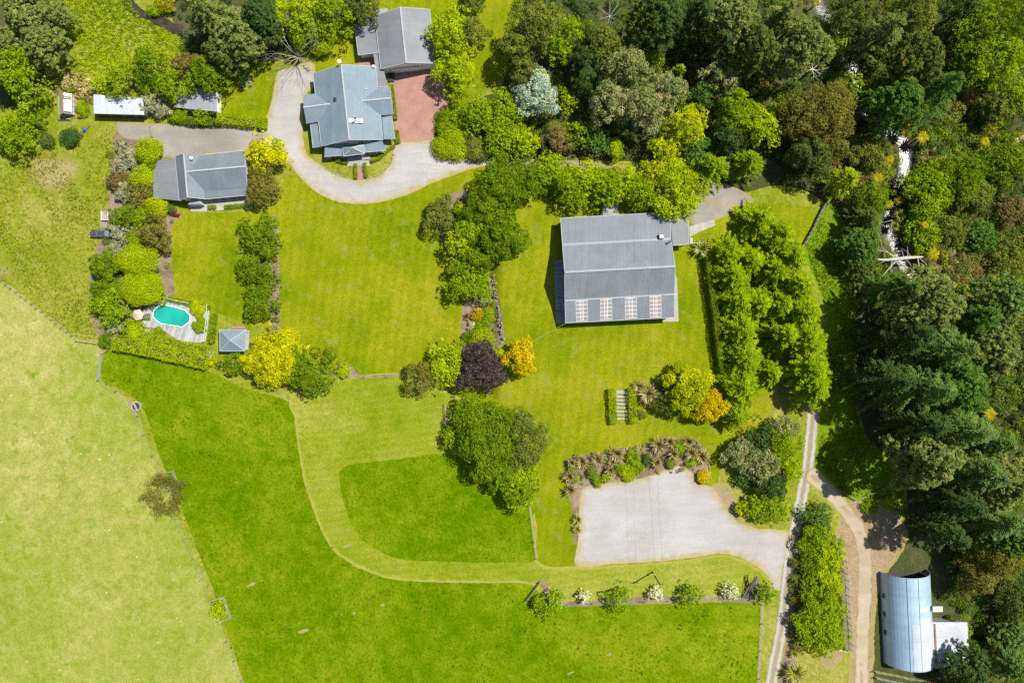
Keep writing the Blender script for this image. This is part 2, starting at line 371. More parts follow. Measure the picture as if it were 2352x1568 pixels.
def mat_creek(name, col, rough, bs):
    a = N(name)
    h = a.math('ADD', a.noise(1.1, 3, 0.7), a.math('MULTIPLY', a.noise(4.0, 3, 0.7), 0.4))
    c = a.ramp(a.noise(0.9, 4, 0.7, off=8), [(0.4, col), (0.7, tuple(x * 2.2 for x in col))])
    h = a.math('ADD', h, a.math('MULTIPLY', a.noise(9.0, 2, 0.7), .15))
    p = a.principled(c, rough, 0.5, nor=a.bump(h, bs, 0.25)); p.inputs['IOR'].default_value = 1.33
    return a.m
CREEKM = mat_creek('creek_water', (0.03, 0.03, 0.022), 0.22, 0.19)
STREAMM = mat_creek('stream_water', (0.035, 0.028, 0.018), 0.2, 0.2)

def strip(path, wpx):
    """outline of a band wpx wide along a path (plan units)"""
    n = len(path); L = []; R = []
    for i, p in enumerate(path):
        a = path[max(i - 1, 0)]; b = path[min(i + 1, n - 1)]; dx, dy = b[0] - a[0], b[1] - a[1]; q = math.hypot(dx, dy)
        ww = wpx[i] if isinstance(wpx, (list, tuple)) else wpx
        L.append((p[0] - dy / q * ww / 2, p[1] + dx / q * ww / 2)); R.append((p[0] + dy / q * ww / 2, p[1] - dx / q * ww / 2))
    return L + R[::-1]
def smooth(poly, step=9.0, jit=1.0, closed=True, seed=1):
    """Catmull-Rom through the points, resampled, slightly uneven"""
    rr = random.Random(seed); n = len(poly); out = []
    for i in range(n if closed else n - 1):
        p0, p1, p2, p3 = (np.array(poly[(i + k) % n] if closed else poly[min(max(i + k, 0), n - 1)], float) for k in (-1, 0, 1, 2))
        d = np.hypot(*(p2 - p1)); m = max(1, int(d / step))
        for k in range(m):
            t = k / m
            q = 0.5 * ((2 * p1) + (-p0 + p2) * t + (2 * p0 - 5 * p1 + 4 * p2 - p3) * t * t + (-p0 + 3 * p1 - 3 * p2 + p3) * t ** 3)
            out.append((q[0] + rr.uniform(-jit, jit), q[1] + rr.uniform(-jit, jit)))
    return out
ZONES = []   # (name, material, polygon px, smooth?)
def zone(name, mat, poly, sm=True, jit=1.0, edge=False, step=9.0):
    pl = smooth(poly, step, jit, seed=len(ZONES) + 1) if sm else poly
    ZONES.append((name, mat, [((a - CX) * K, (CY - b) * K) for a, b in pl], edge))
zone('forest_floor', SOIL, [(1480,-60),(1600,-400),(2900,-400),(2900,1950),(2020,1950),(2010,1400),(2012,1330),(2030,1260),(2070,1210),(2085,1140),(2060,1060),(1990,1000),(1965,850),(1965,640),(1935,560),(1900,470),(1800,425),(1700,440),(1600,400),(1500,375),(1180,365),(1090,345),(1010,340),(1005,265),(1060,240),(1150,200),(1175,100),(1190,-40)], jit=2)
zone('forest_floor', SOIL, [(400,-300),(860,-300),(840,20),(760,70),(700,130),(640,150),(560,160),(520,200),(500,215),(430,215),(430,130),(400,60),(380,-60)], jit=2)
zone('forest_floor', SOIL, [(-300,-300),(110,-300),(110,60),(120,150),(100,215),(60,240),(-300,240)], jit=2)
zone('lush_grass', GR_LUSH, [(1890,470),(1935,500),(1962,640),(1964,800),(1975,980),(2050,1080),(2075,1130),(2045,1145),(1980,1150),(1940,1140),(1905,1100),(1878,1060),(1885,930),(1905,800),(1895,700),(1850,590),(1850,555)], jit=1.5)
zone('paddock', GR_LONG, [(243,806),(330,815),(470,850),(560,890),(668,925),(900,1050),(1260,1330),(1748,1372),(1748,1400),(1744,1480),(1742,1568),(1741,1900),(640,1900),(570,1600),(530,1470),(505,1400),(487,1345),(460,1280),(430,1200),(405,1140),(378,1075),(358,1020),(340,965),(320,925),(290,903),(262,886),(233,872)], jit=1.0)
zone('dry_paddock', GR_DRY, [(-400,400),(-60,610),(2,642),(60,686),(125,737),(180,780),(226,790),(234,814),(229,871),(252,890),(268,899),(302,925),(318,955),(337,1008),(355,1050),(368,1088),(395,1140),(407,1191),(426,1237),(445,1282),(465,1330),(484,1376),(505,1426),(522,1471),(540,1515),(557,1561),(640,1800),(700,1900),(-500,1900)], jit=1.0)
zone('lawn', GR_LAWN, [(385,490),(480,490),(600,480),(640,440),(660,400),(720,430),(790,455),(860,462),(950,430),(1040,395),(1120,380),(1250,440),(1500,470),(1620,500),(1700,470),(1800,470),(1870,485),(1846,560),(1800,660),(1770,940),(1760,985),(1690,1030),(1650,1100),(1700,1225),(1745,1280),(1780,1320),(1768,1355),(1750,1372),(1600,1385),(1400,1387),(1270,1385),(1240,1362),(1215,1342),(1100,1332),(1020,1310),(900,1200),(850,1000),(830,870),(760,850),(640,760),(560,740),(500,720),(400,690),(385,640)], jit=0.8)
zone('lawn', GR_LAWN, [(500,215),(560,130),(640,140),(735,50),(815,40),(870,-40),(1180,-60),(1190,60),(1150,170),(1060,245),(1000,260),(900,240),(700,230),(620,300),(500,300)], jit=1.0)
zone('lower_lawn', GR_LAWN2, [(668,912),(760,868),(830,862),(925,858),(1000,890),(1060,915),(1100,960),(1200,1120),(1232,1200),(1238,1290),(1330,1300),(1420,1297),(1500,1292),(1600,1281),(1650,1273),(1690,1279),(1730,1297),(1765,1327),(1778,1352),(1752,1372),(1600,1380),(1400,1384),(1270,1383),(1240,1362),(1212,1340),(1100,1338),(1000,1336),(905,1330),(835,1308),(790,1282),(765,1262),(740,1220),(718,1165),(700,1110),(690,1060),(682,1010),(676,960)], jit=0.9, edge=True)
zone('walled_paddock', GR_LONG, [(800,1068),(850,1061),(930,1052),(1005,1043),(1080,1060),(1216,1150),(1222,1200),(1228,1284),(1180,1290),(1080,1291),(990,1288),(930,1285),(885,1272),(845,1250),(815,1218),(794,1168),(782,1120),(780,1085)], jit=1.0)
zone('garden_bed', BED, [(625,497),(633,494),(638,505),(639,560),(642,640),(643,700),(646,760),(636,775),(622,760),(618,700),(612,600),(610,520)], jit=0.8)
zone('garden_bed', BED, [(1130,590),(1136,640),(1150,700),(1158,770),(1150,800),(1090,830),(1062,790),(1060,740),(1062,690),(1040,600),(1000,520),(1010,460),(1090,440),(1130,520)], jit=1.2)
zone('garden_bed', BED, [(805,838),(815,850),(830,862),(925,858),(925,862),(830,868),(790,868),(760,860),(780,840)], jit=0.6)
zone('garden_bed', BED, [(1296,1060),(1330,1045),(1400,1038),(1432,1030),(1490,1022),(1510,1008),(1570,1005),(1600,1012),(1618,1030),(1628,1060),(1632,1095),(1618,1112),(1600,1112),(1590,1085),(1560,1072),(1500,1090),(1440,1104),(1395,1108),(1345,1118),(1334,1140),(1332,1240),(1318,1250),(1315,1180),(1310,1150),(1300,1110)], jit=1.2)
zone('garden_bed', BED, [(1255,1385),(1245,1345),(1232,1335),(1243,1330),(1262,1345),(1270,1375),(1330,1380),(1400,1375),(1480,1368),(1505,1358),(1535,1368),(1600,1372),(1660,1366),(1700,1368),(1738,1326),(1748,1340),(1760,1372),(1740,1380),(1600,1380),(1500,1385),(1400,1388),(1320,1392)], jit=0.8)
zone('garden_bed', BED, [(1820,1210),(1850,1180),(1840,1300),(1830,1400),(1835,1470),(1820,1568),(1790,1568),(1805,1480),(1815,1350)], jit=1.0)
zone('garden_bed', BED, [(265,300),(300,310),(350,345),(352,460),(420,492),(395,520),(395,620),(395,700),(310,760),(240,790),(205,700),(215,590),(245,520),(250,420)], jit=1.5)
zone('dry_earth', DIRT, [(1920,1230),(1960,1150),(2060,1180),(2085,1240),(2030,1330),(2010,1420),(2006,1560),(2000,1900),(1945,1900),(1950,1500),(1945,1400)], jit=2, edge=True)
zone('dry_earth', DIRT, [(1205,1325)] + [(1205,1325)][:0] + [(1885,1505),(1905,1488),(1935,1495),(1932,1520),(1905,1535),(1888,1525)], jit=1) if False else None
zone('dry_earth', DIRT, [(1885,1505),(1905,1488),(1932,1490),(1936,1510),(1910,1535),(1888,1527)], jit=1, edge=True)
zone('dry_earth', DIRT, [(1640,1110),(1680,1120),(1700,1180),(1720,1210),(1700,1230),(1650,1210),(1625,1150)], jit=1, edge=True)
zone('driveway', GRAVEL2, [(268,282),(295,281),(400,285),(610,292),(650,330),(640,350),(556,352),(480,352),(400,362),(352,356),(345,330),(310,320),(290,318),(272,305)], jit=1, edge=True)
zone('driveway', GRAVEL, [(636,170),(655,158),(700,145),(722,148),(722,200),(700,225),(700,340),(745,385),(790,407),(830,413),(872,402),(900,372),(912,330),(990,322),(1010,345),(1050,358),(1110,361),(1150,366),(1148,376),(1100,384),(1060,396),(1000,418),(950,441),(900,459),(845,468),(790,466),(745,452),(705,424),(672,386),(640,345),(612,315),(608,280),(622,240)], jit=0.8, edge=True)
zone('driveway', GRAVEL2, [(1560,400),(1640,415),(1700,436),(1732,460),(1700,474),(1640,468),(1600,455),(1500,400),(1350,385),(1150,378),(1150,366),(1350,370)], jit=1, edge=True)
zone('gravel_court', GRAVEL, [(1332,1140),(1345,1118),(1395,1108),(1440,1104),(1500,1090),(1540,1073),(1560,1070),(1590,1085),(1600,1112),(1630,1115),(1660,1150),(1690,1195),(1740,1212),(1790,1216),(1812,1225),(1806,1290),(1800,1350),(1778,1352),(1765,1325),(1730,1295),(1690,1277),(1650,1271),(1600,1279),(1500,1290),(1420,1294),(1326,1298),(1328,1240)], jit=0.8, edge=True)
zone('dry_earth', GRAVEL2, [(1583,470),(1640,468),(1690,476),(1672,496),(1640,508),(1600,522),(1584,515)], jit=1, edge=True)
zone('driveway', DRIVE, strip([(1872,900),(1866,960),(1860,1030),(1852,1090),(1838,1160),(1826,1225),(1815,1290),(1806,1350),(1800,1420),(1788,1480),(1772,1568),(1750,1680),(1720,1900)], 28), jit=0.8, edge=True, step=8)
zone('farm_track', TRACK, strip([(1858,1085),(1885,1110),(1915,1140),(1945,1175),(1968,1210),(1982,1250),(1988,1300),(1986,1370),(1982,1440),(1980,1500),(1978,1568),(1975,1900)], 33), jit=1.0, edge=True, step=8)
zone('brick_paving', PAVING, [(893,165),(1005,158),(1030,215),(1032,245),(1000,262),(995,322),(915,328),(905,280)], sm=False)
zone('brick_paving', PAVING, [(812,372),(840,372),(840,412),(814,412)], sm=False)
zone('brick_paving', PAVING, [(822,118),(862,118),(868,156),(822,156)], sm=False)
zone('bare_patch', BAREP, [(70,360),(130,345),(190,370),(185,410),(130,450),(80,435),(55,400)], jit=2, edge=True)
zone('bare_patch', BAREP, [(30,690),(55,700),(40,712),(20,700)] if False else [(-30,610),(20,605),(50,625),(30,645),(0,640),(-30,630)], jit=1, edge=True)
for _i, (_x, _y, _a, _b) in enumerate([(577,1342,26,5),(797,1253,22,5),(695,1450,24,8),(813,1407,8,5),(878,1388,14,5),(1398,1502,16,6),(1010,1334,7,6),(600,1333,8,3),(1310,1545,16,4),(785,1412,5,4)]):
    zone('dry_earth', DIRT2, [(_x + _a * (.45 + .2 * math.sin(_i + 3 * k)) * math.cos(k * .9) , _y - .35 * _a * .5 * math.cos(k * .9) + _b * .5 * math.sin(k * .9)) for k in range(7)], jit=1.2, step=4)
zone('dry_earth', DIRT2, strip([(1216,1146),(1221,1195),(1227,1245),(1233,1284)], 4), jit=.5, step=6)
zone('dry_earth', DIRT2, strip([(1022,930),(1024,955),(1027,982)], 4), jit=.5, step=6)
zone('dry_earth', DIRT2, strip([(1751,1384),(1748,1450),(1745,1510),(1741,1568),(1741,1640)], 5), jit=.8, step=6)
zone('dry_earth', DIRT2, [(298,915),(306,925),(310,945),(318,960),(311,958),(303,946),(294,930)], jit=1, step=5)
zone('creek', CREEKM, strip(smooth(CREEK, 12, 2.0, closed=False), 30), sm=False)
zone('stream', STREAMM, strip(smooth([(255,-60),(285,-10),(305,20),(335,42),(370,50),(395,66),(425,72)], 8, 1, closed=False), 26), sm=False)

def in_poly(x, y, pl):
    r = np.zeros(x.shape, bool); n = len(pl)
    for i in range(n):
        x1, y1 = pl[i]; x2, y2 = pl[(i + 1) % n]
        if y1 == y2: continue
        r ^= ((y1 > y) != (y2 > y)) & (x < (x2 - x1) * (y - y1) / (y2 - y1) + x1)
    return r
def build_ground():
    pts = []; eds = []
    st = 2.0
    gx = np.arange(-130, 152, st); gy = np.arange(-92, 94, st)
    for yy in gy:
        for xx in gx: pts.append((xx + 0.013 * (yy % 3), yy))
    for yy in np.arange(-10, 15, .75):                      # finer on the bank beside the lawn terrace
        for xx in (-4.6, -3.8, -3.1): pts.append((xx, yy * 2))
    for rr_ in (200, 260, 400, 800, 1600, 3000):
        for k in range(28): pts.append((rr_ * math.cos(k * math.tau / 28), rr_ * math.sin(k * math.tau / 28)))
    for nm, mt, pl, ed in ZONES:
        b = len(pts); pts += pl; n = len(pl)
        eds += [(b + i, b + (i + 1) % n) for i in range(n)]
        if ed:                                              # a row of points a little inside the edge carries its width
            for i in range(0, n):
                a = np.array(pl[i - 1]); c = np.array(pl[(i + 1) % n]); d = c - a; q = np.hypot(*d) + 1e-6
                for s_ in (1.1, -1.1):
                    m = (pl[i][0] - d[1] / q * s_, pl[i][1] + d[0] / q * s_)
                    if in_poly(np.array([m[0]]), np.array([m[1]]), pl)[0]: pts.append(m)
    vs, _, fs, _, _, _ = delaunay_2d_cdt([Vector(p) for p in pts], eds, [], 0, 0.02, False)
    vx = np.array([v.x for v in vs]); vy = np.array([v.y for v in vs]); vz = gh(vx, vy)
    F = np.array([tuple(f) for f in fs]); cx = vx[F].mean(1); cy = vy[F].mean(1)
    zid = np.full(len(F), -1)
    for k, (nm, mt, pl, ed) in enumerate(ZONES): zid[in_poly(cx, cy, pl)] = k
    out = {}
    for k in range(-1, len(ZONES)):
        sel = F[zid == k]
        if not len(sel): continue
        nm, mt, pl, ed = ('ground', GR_ROUGH, None, False) if k < 0 else ZONES[k]
        us, inv = np.unique(sel, return_inverse=True); inv = inv.reshape(sel.shape)
        me = bpy.data.meshes.new(nm)
        z = vz[us].copy()
        a = (vx[sel[:, 1]] - vx[sel[:, 0]]) * (vy[sel[:, 2]] - vy[sel[:, 0]]) - (vx[sel[:, 2]] - vx[sel[:, 0]]) * (vy[sel[:, 1]] - vy[sel[:, 0]])
        inv = np.where(a[:, None] > 0, inv, inv[:, ::-1])
        me.vertices.add(len(us)); me.vertices.foreach_set("co", np.stack([vx[us], vy[us], z], 1).ravel())
        me.loops.add(inv.size); me.loops.foreach_set("vertex_index", inv.ravel())
        me.polygons.add(len(inv)); me.polygons.foreach_set("loop_start", np.arange(len(inv)) * 3)
        me.polygons.foreach_set("use_smooth", np.ones(len(inv), bool))
        me.update(calc_edges=True)
        if ed:
            e = seg_dist(vx[us], vy[us], pl, closed=True)
            at = me.attributes.new("edge", 'FLOAT', 'POINT'); at.data.foreach_set("value", e)
        o = link_mesh(nm, me, mt); tag(o, kind='structure')
build_ground()

# ---------------------------------------------------------------- foliage
def unit(a): return a / (np.linalg.norm(a, axis=1, keepdims=True) + 1e-9)
def leaf_quads(c, nor, sx, sy, rng, along=None):
    """quads (rhombs) of half sizes sx, sy about centres c, facing nor"""
    n = len(c)
    r = rng.normal(size=(n, 3)) if along is None else along + rng.normal(size=(n, 3)) * 0.25
    t = unit(r - nor * (r * nor).sum(1, keepdims=True)); b = np.cross(nor, t)
    sx = np.broadcast_to(sx, (n,))[:, None]; sy = np.broadcast_to(sy, (n,))[:, None]
    k = rng.uniform(0.15, 0.5, (n, 1))
    v = np.stack([c - t * sx, c - t * sx * 0.2 + b * sy, c + t * sx, c + t * sx * k - b * sy], 1)
    return v.reshape(-1, 3)
def leaf_mesh(name, quads, cval, mat, parent, extra=None):
    """quads: (4n,3) world coordinates relative to parent"""
    n = len(quads) // 4; me = bpy.data.meshes.new(name)
    me.vertices.add(4 * n); me.vertices.foreach_set("co", quads.astype(np.float32).ravel())
    me.loops.add(4 * n); me.loops.foreach_set("vertex_index", np.arange(4 * n))
    me.polygons.add(n); me.polygons.foreach_set("loop_start", np.arange(n) * 4)
    me.update(calc_edges=True)
    at = me.attributes.new("c", 'FLOAT', 'FACE'); at.data.foreach_set("value", np.clip(cval, 0, 1).astype(np.float32))
    return link_mesh(name, me, mat, parent)
def blob_leaves(cen, rad, rng, size, dens, cc, jitter=0.13, squash=0.8, up=0.35, zmin=-0.35, elong=1.0):
    """leaves over a set of leaf clumps: cen (K,3), rad (K,), cc clump tone"""
    area = 2 * math.pi * rad ** 2; m = np.maximum(6, (area * dens / (size * size * 0.8))).astype(int)
    idx = np.repeat(np.arange(len(rad)), m); n = len(idx)
    d = unit(rng.normal(size=(n * 2, 3))); d = d[d[:, 2] > zmin][:n]
    while len(d) < n: d = np.concatenate([d, d[:n - len(d)]])
    R = rad[idx][:, None]; p = cen[idx] + d * R * rng.uniform(0.72, 1.08, (n, 1)) * np.array([1, 1, squash])
    nor = unit(d + rng.normal(size=(n, 3)) * 0.55 + np.array([.15, .1, up + .25]))
    s = size * rng.uniform(0.6, 1.25, n) * 0.5
    q = leaf_quads(p, nor, s * 1.25 * elong, s * 0.85, rng)
    return q, cc[idx] + rng.normal(size=n) * jitter
def dome_clumps(rx, ry, rot, z0, z1, K_, rc, rng, spread=0.9, irr=0.22, top=0.55, low=0.72):
    u = np.sqrt(rng.uniform(0, 1, K_)) * spread; a = rng.uniform(0, math.tau, K_)
    ph = rng.uniform(0, 6.28, 4)
    f = 1 + irr * np.sin(3 * a + ph[0]) + irr * 0.7 * np.sin(5 * a + ph[1]) + irr * 0.35 * np.sin(9 * a + ph[2])
    r = rc * rng.uniform(0.7, 1.3, K_)
    x = u * rx * f * np.cos(a); y = u * ry * f * np.sin(a)
    hgt = (1 - np.minimum(u, 1) ** 2) ** top
    z = z0 + (z1 - z0 - r * 0.8) * np.clip(hgt * rng.uniform(low, 1.0, K_), 0, 1)
    c, s = math.cos(rot), math.sin(rot)
    return np.stack([x * c - y * s, x * s + y * c, z], 1), r
def trunk_mb(h, r0, rng, lean=(0, 0), limbs=4, spread=2.0, top=0.75, z0=-0.3):
    mb = MB(); n = 5; pts = [Vector((lean[0] * (k / n) ** 1.5 + rng.uniform(-.08, .08) * r0 * 4 * (k > 0), lean[1] * (k / n) ** 1.5 + rng.uniform(-.08, .08) * r0 * 4 * (k > 0), z0 + (h * top - z0) * k / n)) for k in range(n + 1)]
    mb.tube(pts, [r0 * (1.25 if k == 0 else 1 - 0.75 * k / n) for k in range(n + 1)], 7)
    for i in range(limbs):
        k = 2 + i % 3; a = i * 2.4 + rng.uniform(0, 1); b = pts[k]; L = spread * rng.uniform(.6, 1)
        mb.tube([b, b + Vector((math.cos(a) * L * .5, math.sin(a) * L * .5, L * .35)), b + Vector((math.cos(a) * L, math.sin(a) * L, L * .55))],
                [r0 * .42, r0 * .28, r0 * .1], 5)
    return mb
TREE_NAMES = {'b': 'broadleaf_tree', 'f': 'feathery_tree', 'p': 'pine_tree', 'l': 'larch_tree', 's': 'shrub', 'k': 'clipped_shrub', 'x': 'bushy_tree'}
_ti = [100]
def plant(px, py, r, h, kind, col, label, ry=None, rot=0.0, group=None, name=None, cat=None, dens=1.0, bark=None):
    _ti[0] += 1; rng = np.random.default_rng(_ti[0])
    hc = h * (0.62 if kind in 'bfxl' else 0.78 if kind == 'p' else 0.5)
    x, y, g = G(px, py, hc); f = (H - hc - g) / H * K
    rx = r * f; ry_ = (ry if ry else r) * f; rm = (rx + ry_) / 2
    name = name or TREE_NAMES[kind]; small = kind in 'sk'
    t = empty(name, (x, y, g), label, cat or ('shrub' if small else 'tree'), group)
    lf = rng.uniform(.8, 1.22)
    tone = lambda n: 0.5 + rng.normal(size=n) * 0.17
    if kind in 'bx':
        ck = rng.uniform(.72, 1.15); K_ = int(10 + rm * 5.5 / ck ** 1.5); rc = max(0.34 * rm * 0.8 * ck, 0.45) if kind == 'b' else 0.26 * rm
        z0 = h * 0.22
        cen, rad = dome_clumps(rx, ry_, rot, z0, h, K_, rc, rng)
        q, c = blob_leaves(cen, rad, rng, 0.34 * lf, 0.95 * dens, tone(K_))
        # small sprigs that break the outline and the surface
        K2 = int(K_ * 2.6); cen2, rad2 = dome_clumps(rx * 1.06, ry_ * 1.06, rot, z0 + .2, h * 1.04, K2, rc * 0.32, rng, spread=1.02, low=0.8)
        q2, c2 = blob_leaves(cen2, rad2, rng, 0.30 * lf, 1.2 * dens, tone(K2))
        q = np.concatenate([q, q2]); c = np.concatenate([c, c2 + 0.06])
    elif kind == 'f':
        K_ = int(20 + rm * 16); cen, rad = dome_clumps(rx, ry_, rot, h * 0.25, h, K_, 0.15 * rm + .15, rng, irr=0.17, spread=.95)
        q, c = blob_leaves(cen, rad, rng, 0.25, 0.8 * dens, tone(K_), elong=1.7, up=0.1, jitter=0.17)
    elif kind == 'p':
        K_ = int(26 + rm * 18); cen, rad = dome_clumps(rx, ry_, rot, h * 0.42, h, K_, 0.09 * rm + .2, rng, spread=1.0, irr=0.2, low=0.45, top=0.7)
        q, c = blob_leaves(cen, rad, rng, 0.31, 1.0 * dens, tone(K_), squash=0.5, elong=1.8, up=0.3, zmin=-0.2, jitter=0.16)
        K2 = int(K_ * 3); cen2, rad2 = dome_clumps(rx * 1.05, ry_ * 1.05, rot, h * 0.5, h, K2, 0.05 * rm + .15, rng, spread=1.05, irr=0.2, low=0.7, top=0.7)
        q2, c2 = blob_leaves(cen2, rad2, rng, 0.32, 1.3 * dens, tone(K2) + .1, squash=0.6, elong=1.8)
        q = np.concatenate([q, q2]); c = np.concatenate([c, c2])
    elif kind == 'l':
        nb = int(26 + rm * 12); Q = []; C = []
        t_ = rng.uniform(0, 1, nb) ** 0.8; L = (1 - t_) ** 0.75 * rng.uniform(0.78, 1.1, nb) + 0.12; a = rng.uniform(0, math.tau, nb)
        zb = h * (0.18 + 0.8 * t_); bc = 0.5 + rng.normal(size=nb) * 0.16
        m = np.maximum(10, (L * rm * 21 * dens).astype(int)); idx = np.repeat(np.arange(nb), m); n = len(idx)
        s = rng.uniform(0.12, 1.0, n) ** 0.8
        lat = rng.normal(size=n) * 0.085 * rm * (0.25 + 0.6 * np.sin(s * 2.6)) * 0.55
        dx, dy = np.cos(a[idx]), np.sin(a[idx]); D = s * L[idx]
        X = (D * dx) * rx - lat * dy; Y = (D * dy) * ry_ + lat * dx
        Z = zb[idx] + rm * L[idx] * (0.22 * s - 0.42 * s * s) - np.abs(lat) * 0.3
        cr_, sr_ = math.cos(rot), math.sin(rot)
        p = np.stack([X * cr_ - Y * sr_, X * sr_ + Y * cr_, Z], 1) + rng.normal(size=(n, 3)) * 0.07
        al = np.stack([dx * cr_ - dy * sr_, dx * sr_ + dy * cr_, -0.3 * np.ones(n)], 1)
        nor = unit(np.array([0, 0, 1.0]) + rng.normal(size=(n, 3)) * 0.45)
        q = leaf_quads(p, nor, 0.25 * rng.uniform(.6, 1.2, n), 0.105 * rng.uniform(.7, 1.2, n), rng, along=al); c = bc[idx] + rng.normal(size=n) * 0.13
    else:
        K_ = int(6 + rm * 6) if kind == 's' else int(14 + rm * 12)
        rc = 0.42 * rm if kind == 's' else 0.3 * rm
        cen, rad = dome_clumps(rx * .92, ry_ * .92, rot, h * 0.1, h, K_, rc, rng, spread=0.75 if kind == 's' else 0.8, irr=0.1 if kind == 's' else 0.03, low=0.7 if kind == 's' else .93)
        q, c = blob_leaves(cen, rad, rng, 0.22, 0.9 * dens, tone(K_) if kind == 's' else 0.5 + rng.normal(size=K_) * .07)
    if kind == 'l': mb = trunk_mb(h, 0.03 * h * .6 + .08, rng, limbs=0, top=0.97)
    elif small:
        mb = MB()
        for i in range(5):
            a = i * 1.26; mb.tube([(0, 0, -.1), (math.cos(a) * rx * .3, math.sin(a) * ry_ * .3, h * .35), (math.cos(a) * rx * .5, math.sin(a) * ry_ * .5, h * .62)], [.06, .04, .02], 5)
    else: mb = trunk_mb(h, 0.02 * h + 0.07, rng, limbs=5, spread=rm * .75, top=0.8 if kind == 'p' else 0.7)
    mb.v = [(a_ + x, b_ + y, c_ + g) for a_, b_, c_ in mb.v]
    mb.build('stem' if small else 'trunk', bark or BARK, t)
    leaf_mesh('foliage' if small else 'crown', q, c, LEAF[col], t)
    return t
ORD = ['first', 'second', 'third', 'fourth', 'fifth', 'sixth', 'seventh', 'eighth', 'ninth', 'tenth', 'eleventh', 'twelfth', 'thirteenth', 'fourteenth', 'fifteenth', 'sixteenth', 'seventeenth', 'eighteenth', 'nineteenth', 'twentieth']
def row(items, kind, col, fmt, group, **kw):
    for i, it in enumerate(items):
        plant(it[0], it[1], it[2], it[3], it[4] if len(it) > 4 else kind, it[5] if len(it) > 5 else col, fmt.format(ORD[i]), group=group, **kw)
def hedge(path, wpx, h, col, label, group=None, size=0.22, name='hedge', zadd=0.0):
    """clipped box hedge along a path"""
    _ti[0] += 1; rng = np.random.default_rng(_ti[0])
    pts = [G(a, b, h) for a, b in path]; ww = wpx * K * (H - h) / H
    t = empty(name, (pts[0][0], pts[0][1], pts[0][2]), label, 'hedge', group); o = np.array([pts[0][0], pts[0][1], pts[0][2]])
    Q = []; C = []
    ends = [(pts[i], pts[i + 1]) for i in range(len(pts) - 1)]
    for ei, (a, b) in enumerate(ends):
        d = np.array([b[0] - a[0], b[1] - a[1]]); L = np.hypot(*d); d /= L; nrm = np.array([-d[1], d[0]])
        per = 2 * h + ww; n = int((L + ww * .3) * per * 2.0 / (size * size * 0.8))
        s = rng.uniform(-ww * .15, L + ww * .15, n); u = rng.uniform(0, per, n)
        off = np.where(u < h, -ww / 2, np.where(u < h + ww, u - h - ww / 2, ww / 2)); z = np.where(u < h, u, np.where(u < h + ww, h, per - u))
        nn = np.where((u < h)[:, None], np.array([-nrm[0], -nrm[1], .2]), np.where((u < h + ww)[:, None], np.array([0, 0, 1.]), np.array([nrm[0], nrm[1], .2])))
        wob = 0.10 * np.sin(s * 1.3 + ei) + 0.07 * np.sin(s * 3.1 + off)
        p = np.stack([a[0] + d[0] * s + nrm[0] * off * (1 + wob * .3), a[1] + d[1] * s + nrm[1] * off * (1 + wob * .3), a[2] + (b[2] - a[2]) * s / L + z + wob * (z > h * .8)], 1) + rng.normal(size=(n, 3)) * 0.07
        sz = size * rng.uniform(.6, 1.2, n) * .5
        Q.append(leaf_quads(p, unit(nn + rng.normal(size=(n, 3)) * .5), sz * 1.2, sz * .9, rng)); C.append(0.5 + 0.1 * np.sin(s * 0.9 + off * 2) + rng.normal(size=n) * .14)
        for e_, sg in ((a, -1), (b, 1)):                # end faces
            if (sg < 0 and ei) or (sg > 0 and ei < len(ends) - 1): continue
            n = int(ww * h * 2.5 / (size * size * .8)); off = rng.uniform(-ww / 2, ww / 2, n); z = rng.uniform(0, h, n)
            p = np.stack([e_[0] + nrm[0] * off + d[0] * sg * ww * .12, e_[1] + nrm[1] * off + d[1] * sg * ww * .12, e_[2] + z], 1) + rng.normal(size=(n, 3)) * .07
            Q.append(leaf_quads(p, unit(np.array([d[0] * sg, d[1] * sg, .2]) + rng.normal(size=(n, 3)) * .5), size * .6, size * .45, rng)); C.append(0.5 + rng.normal(size=n) * .14)
    q = np.concatenate(Q) - o
    leaf_mesh('foliage', q, np.concatenate(C), LEAF[col], t)
    mb = MB()
    for (a, b) in ends:
        mb.bar((a[0], a[1], a[2] + h * .38), (b[0], b[1], b[2] + h * .38), ww * .55, h * .7)
    mb.build('stems', BARKD, t); return t
def flax(px, py, r, h, label, col='flax', group=None, name='flax_plant', n=70):
    _ti[0] += 1; rng = np.random.default_rng(_ti[0])
    x, y, g = G(px, py, h * .5); R_ = r * K; Q = []; C = []
    a = rng.uniform(0, math.tau, n); L = R_ * rng.uniform(.6, 1.12, n); cc = 0.35 + rng.uniform(0, 1, n) ** 1.5 * .65
    for i in range(n):
        d = np.array([math.cos(a[i]), math.sin(a[i]), 0]); sd_ = np.array([-d[1], d[0], 0]); hh = h * rng.uniform(.7, 1.1); pr = None
        ts = [0, .3, .55, .78, 1.0]; wd = [.05, .075, .07, .05, .012]
        for k, tt in enumerate(ts):
            p = d * L[i] * tt ** 1.15 + np.array([0, 0, hh * math.sin(tt * 2.15) * .95 + .05]); ww = wd[k] * (0.8 + R_ * .25)
            cur = (p - sd_ * ww, p + sd_ * ww)
            if pr: Q.append([pr[0], pr[1], cur[1], cur[0]]); C.append(cc[i] + rng.normal() * .06)
            pr = cur
    t = empty(name, (x, y, g), label, 'flax plant' if name == 'flax_plant' else 'plant', group)
    leaf_mesh('leaf_blades', np.array(Q).reshape(-1, 3), np.array(C), LEAF[col], t)
    mb = MB(); mb.tube([(x, y, g - .1), (x, y, g + .3)], [.18, .12], 7); mb.build('base_clump', BARKD, t)
    return t
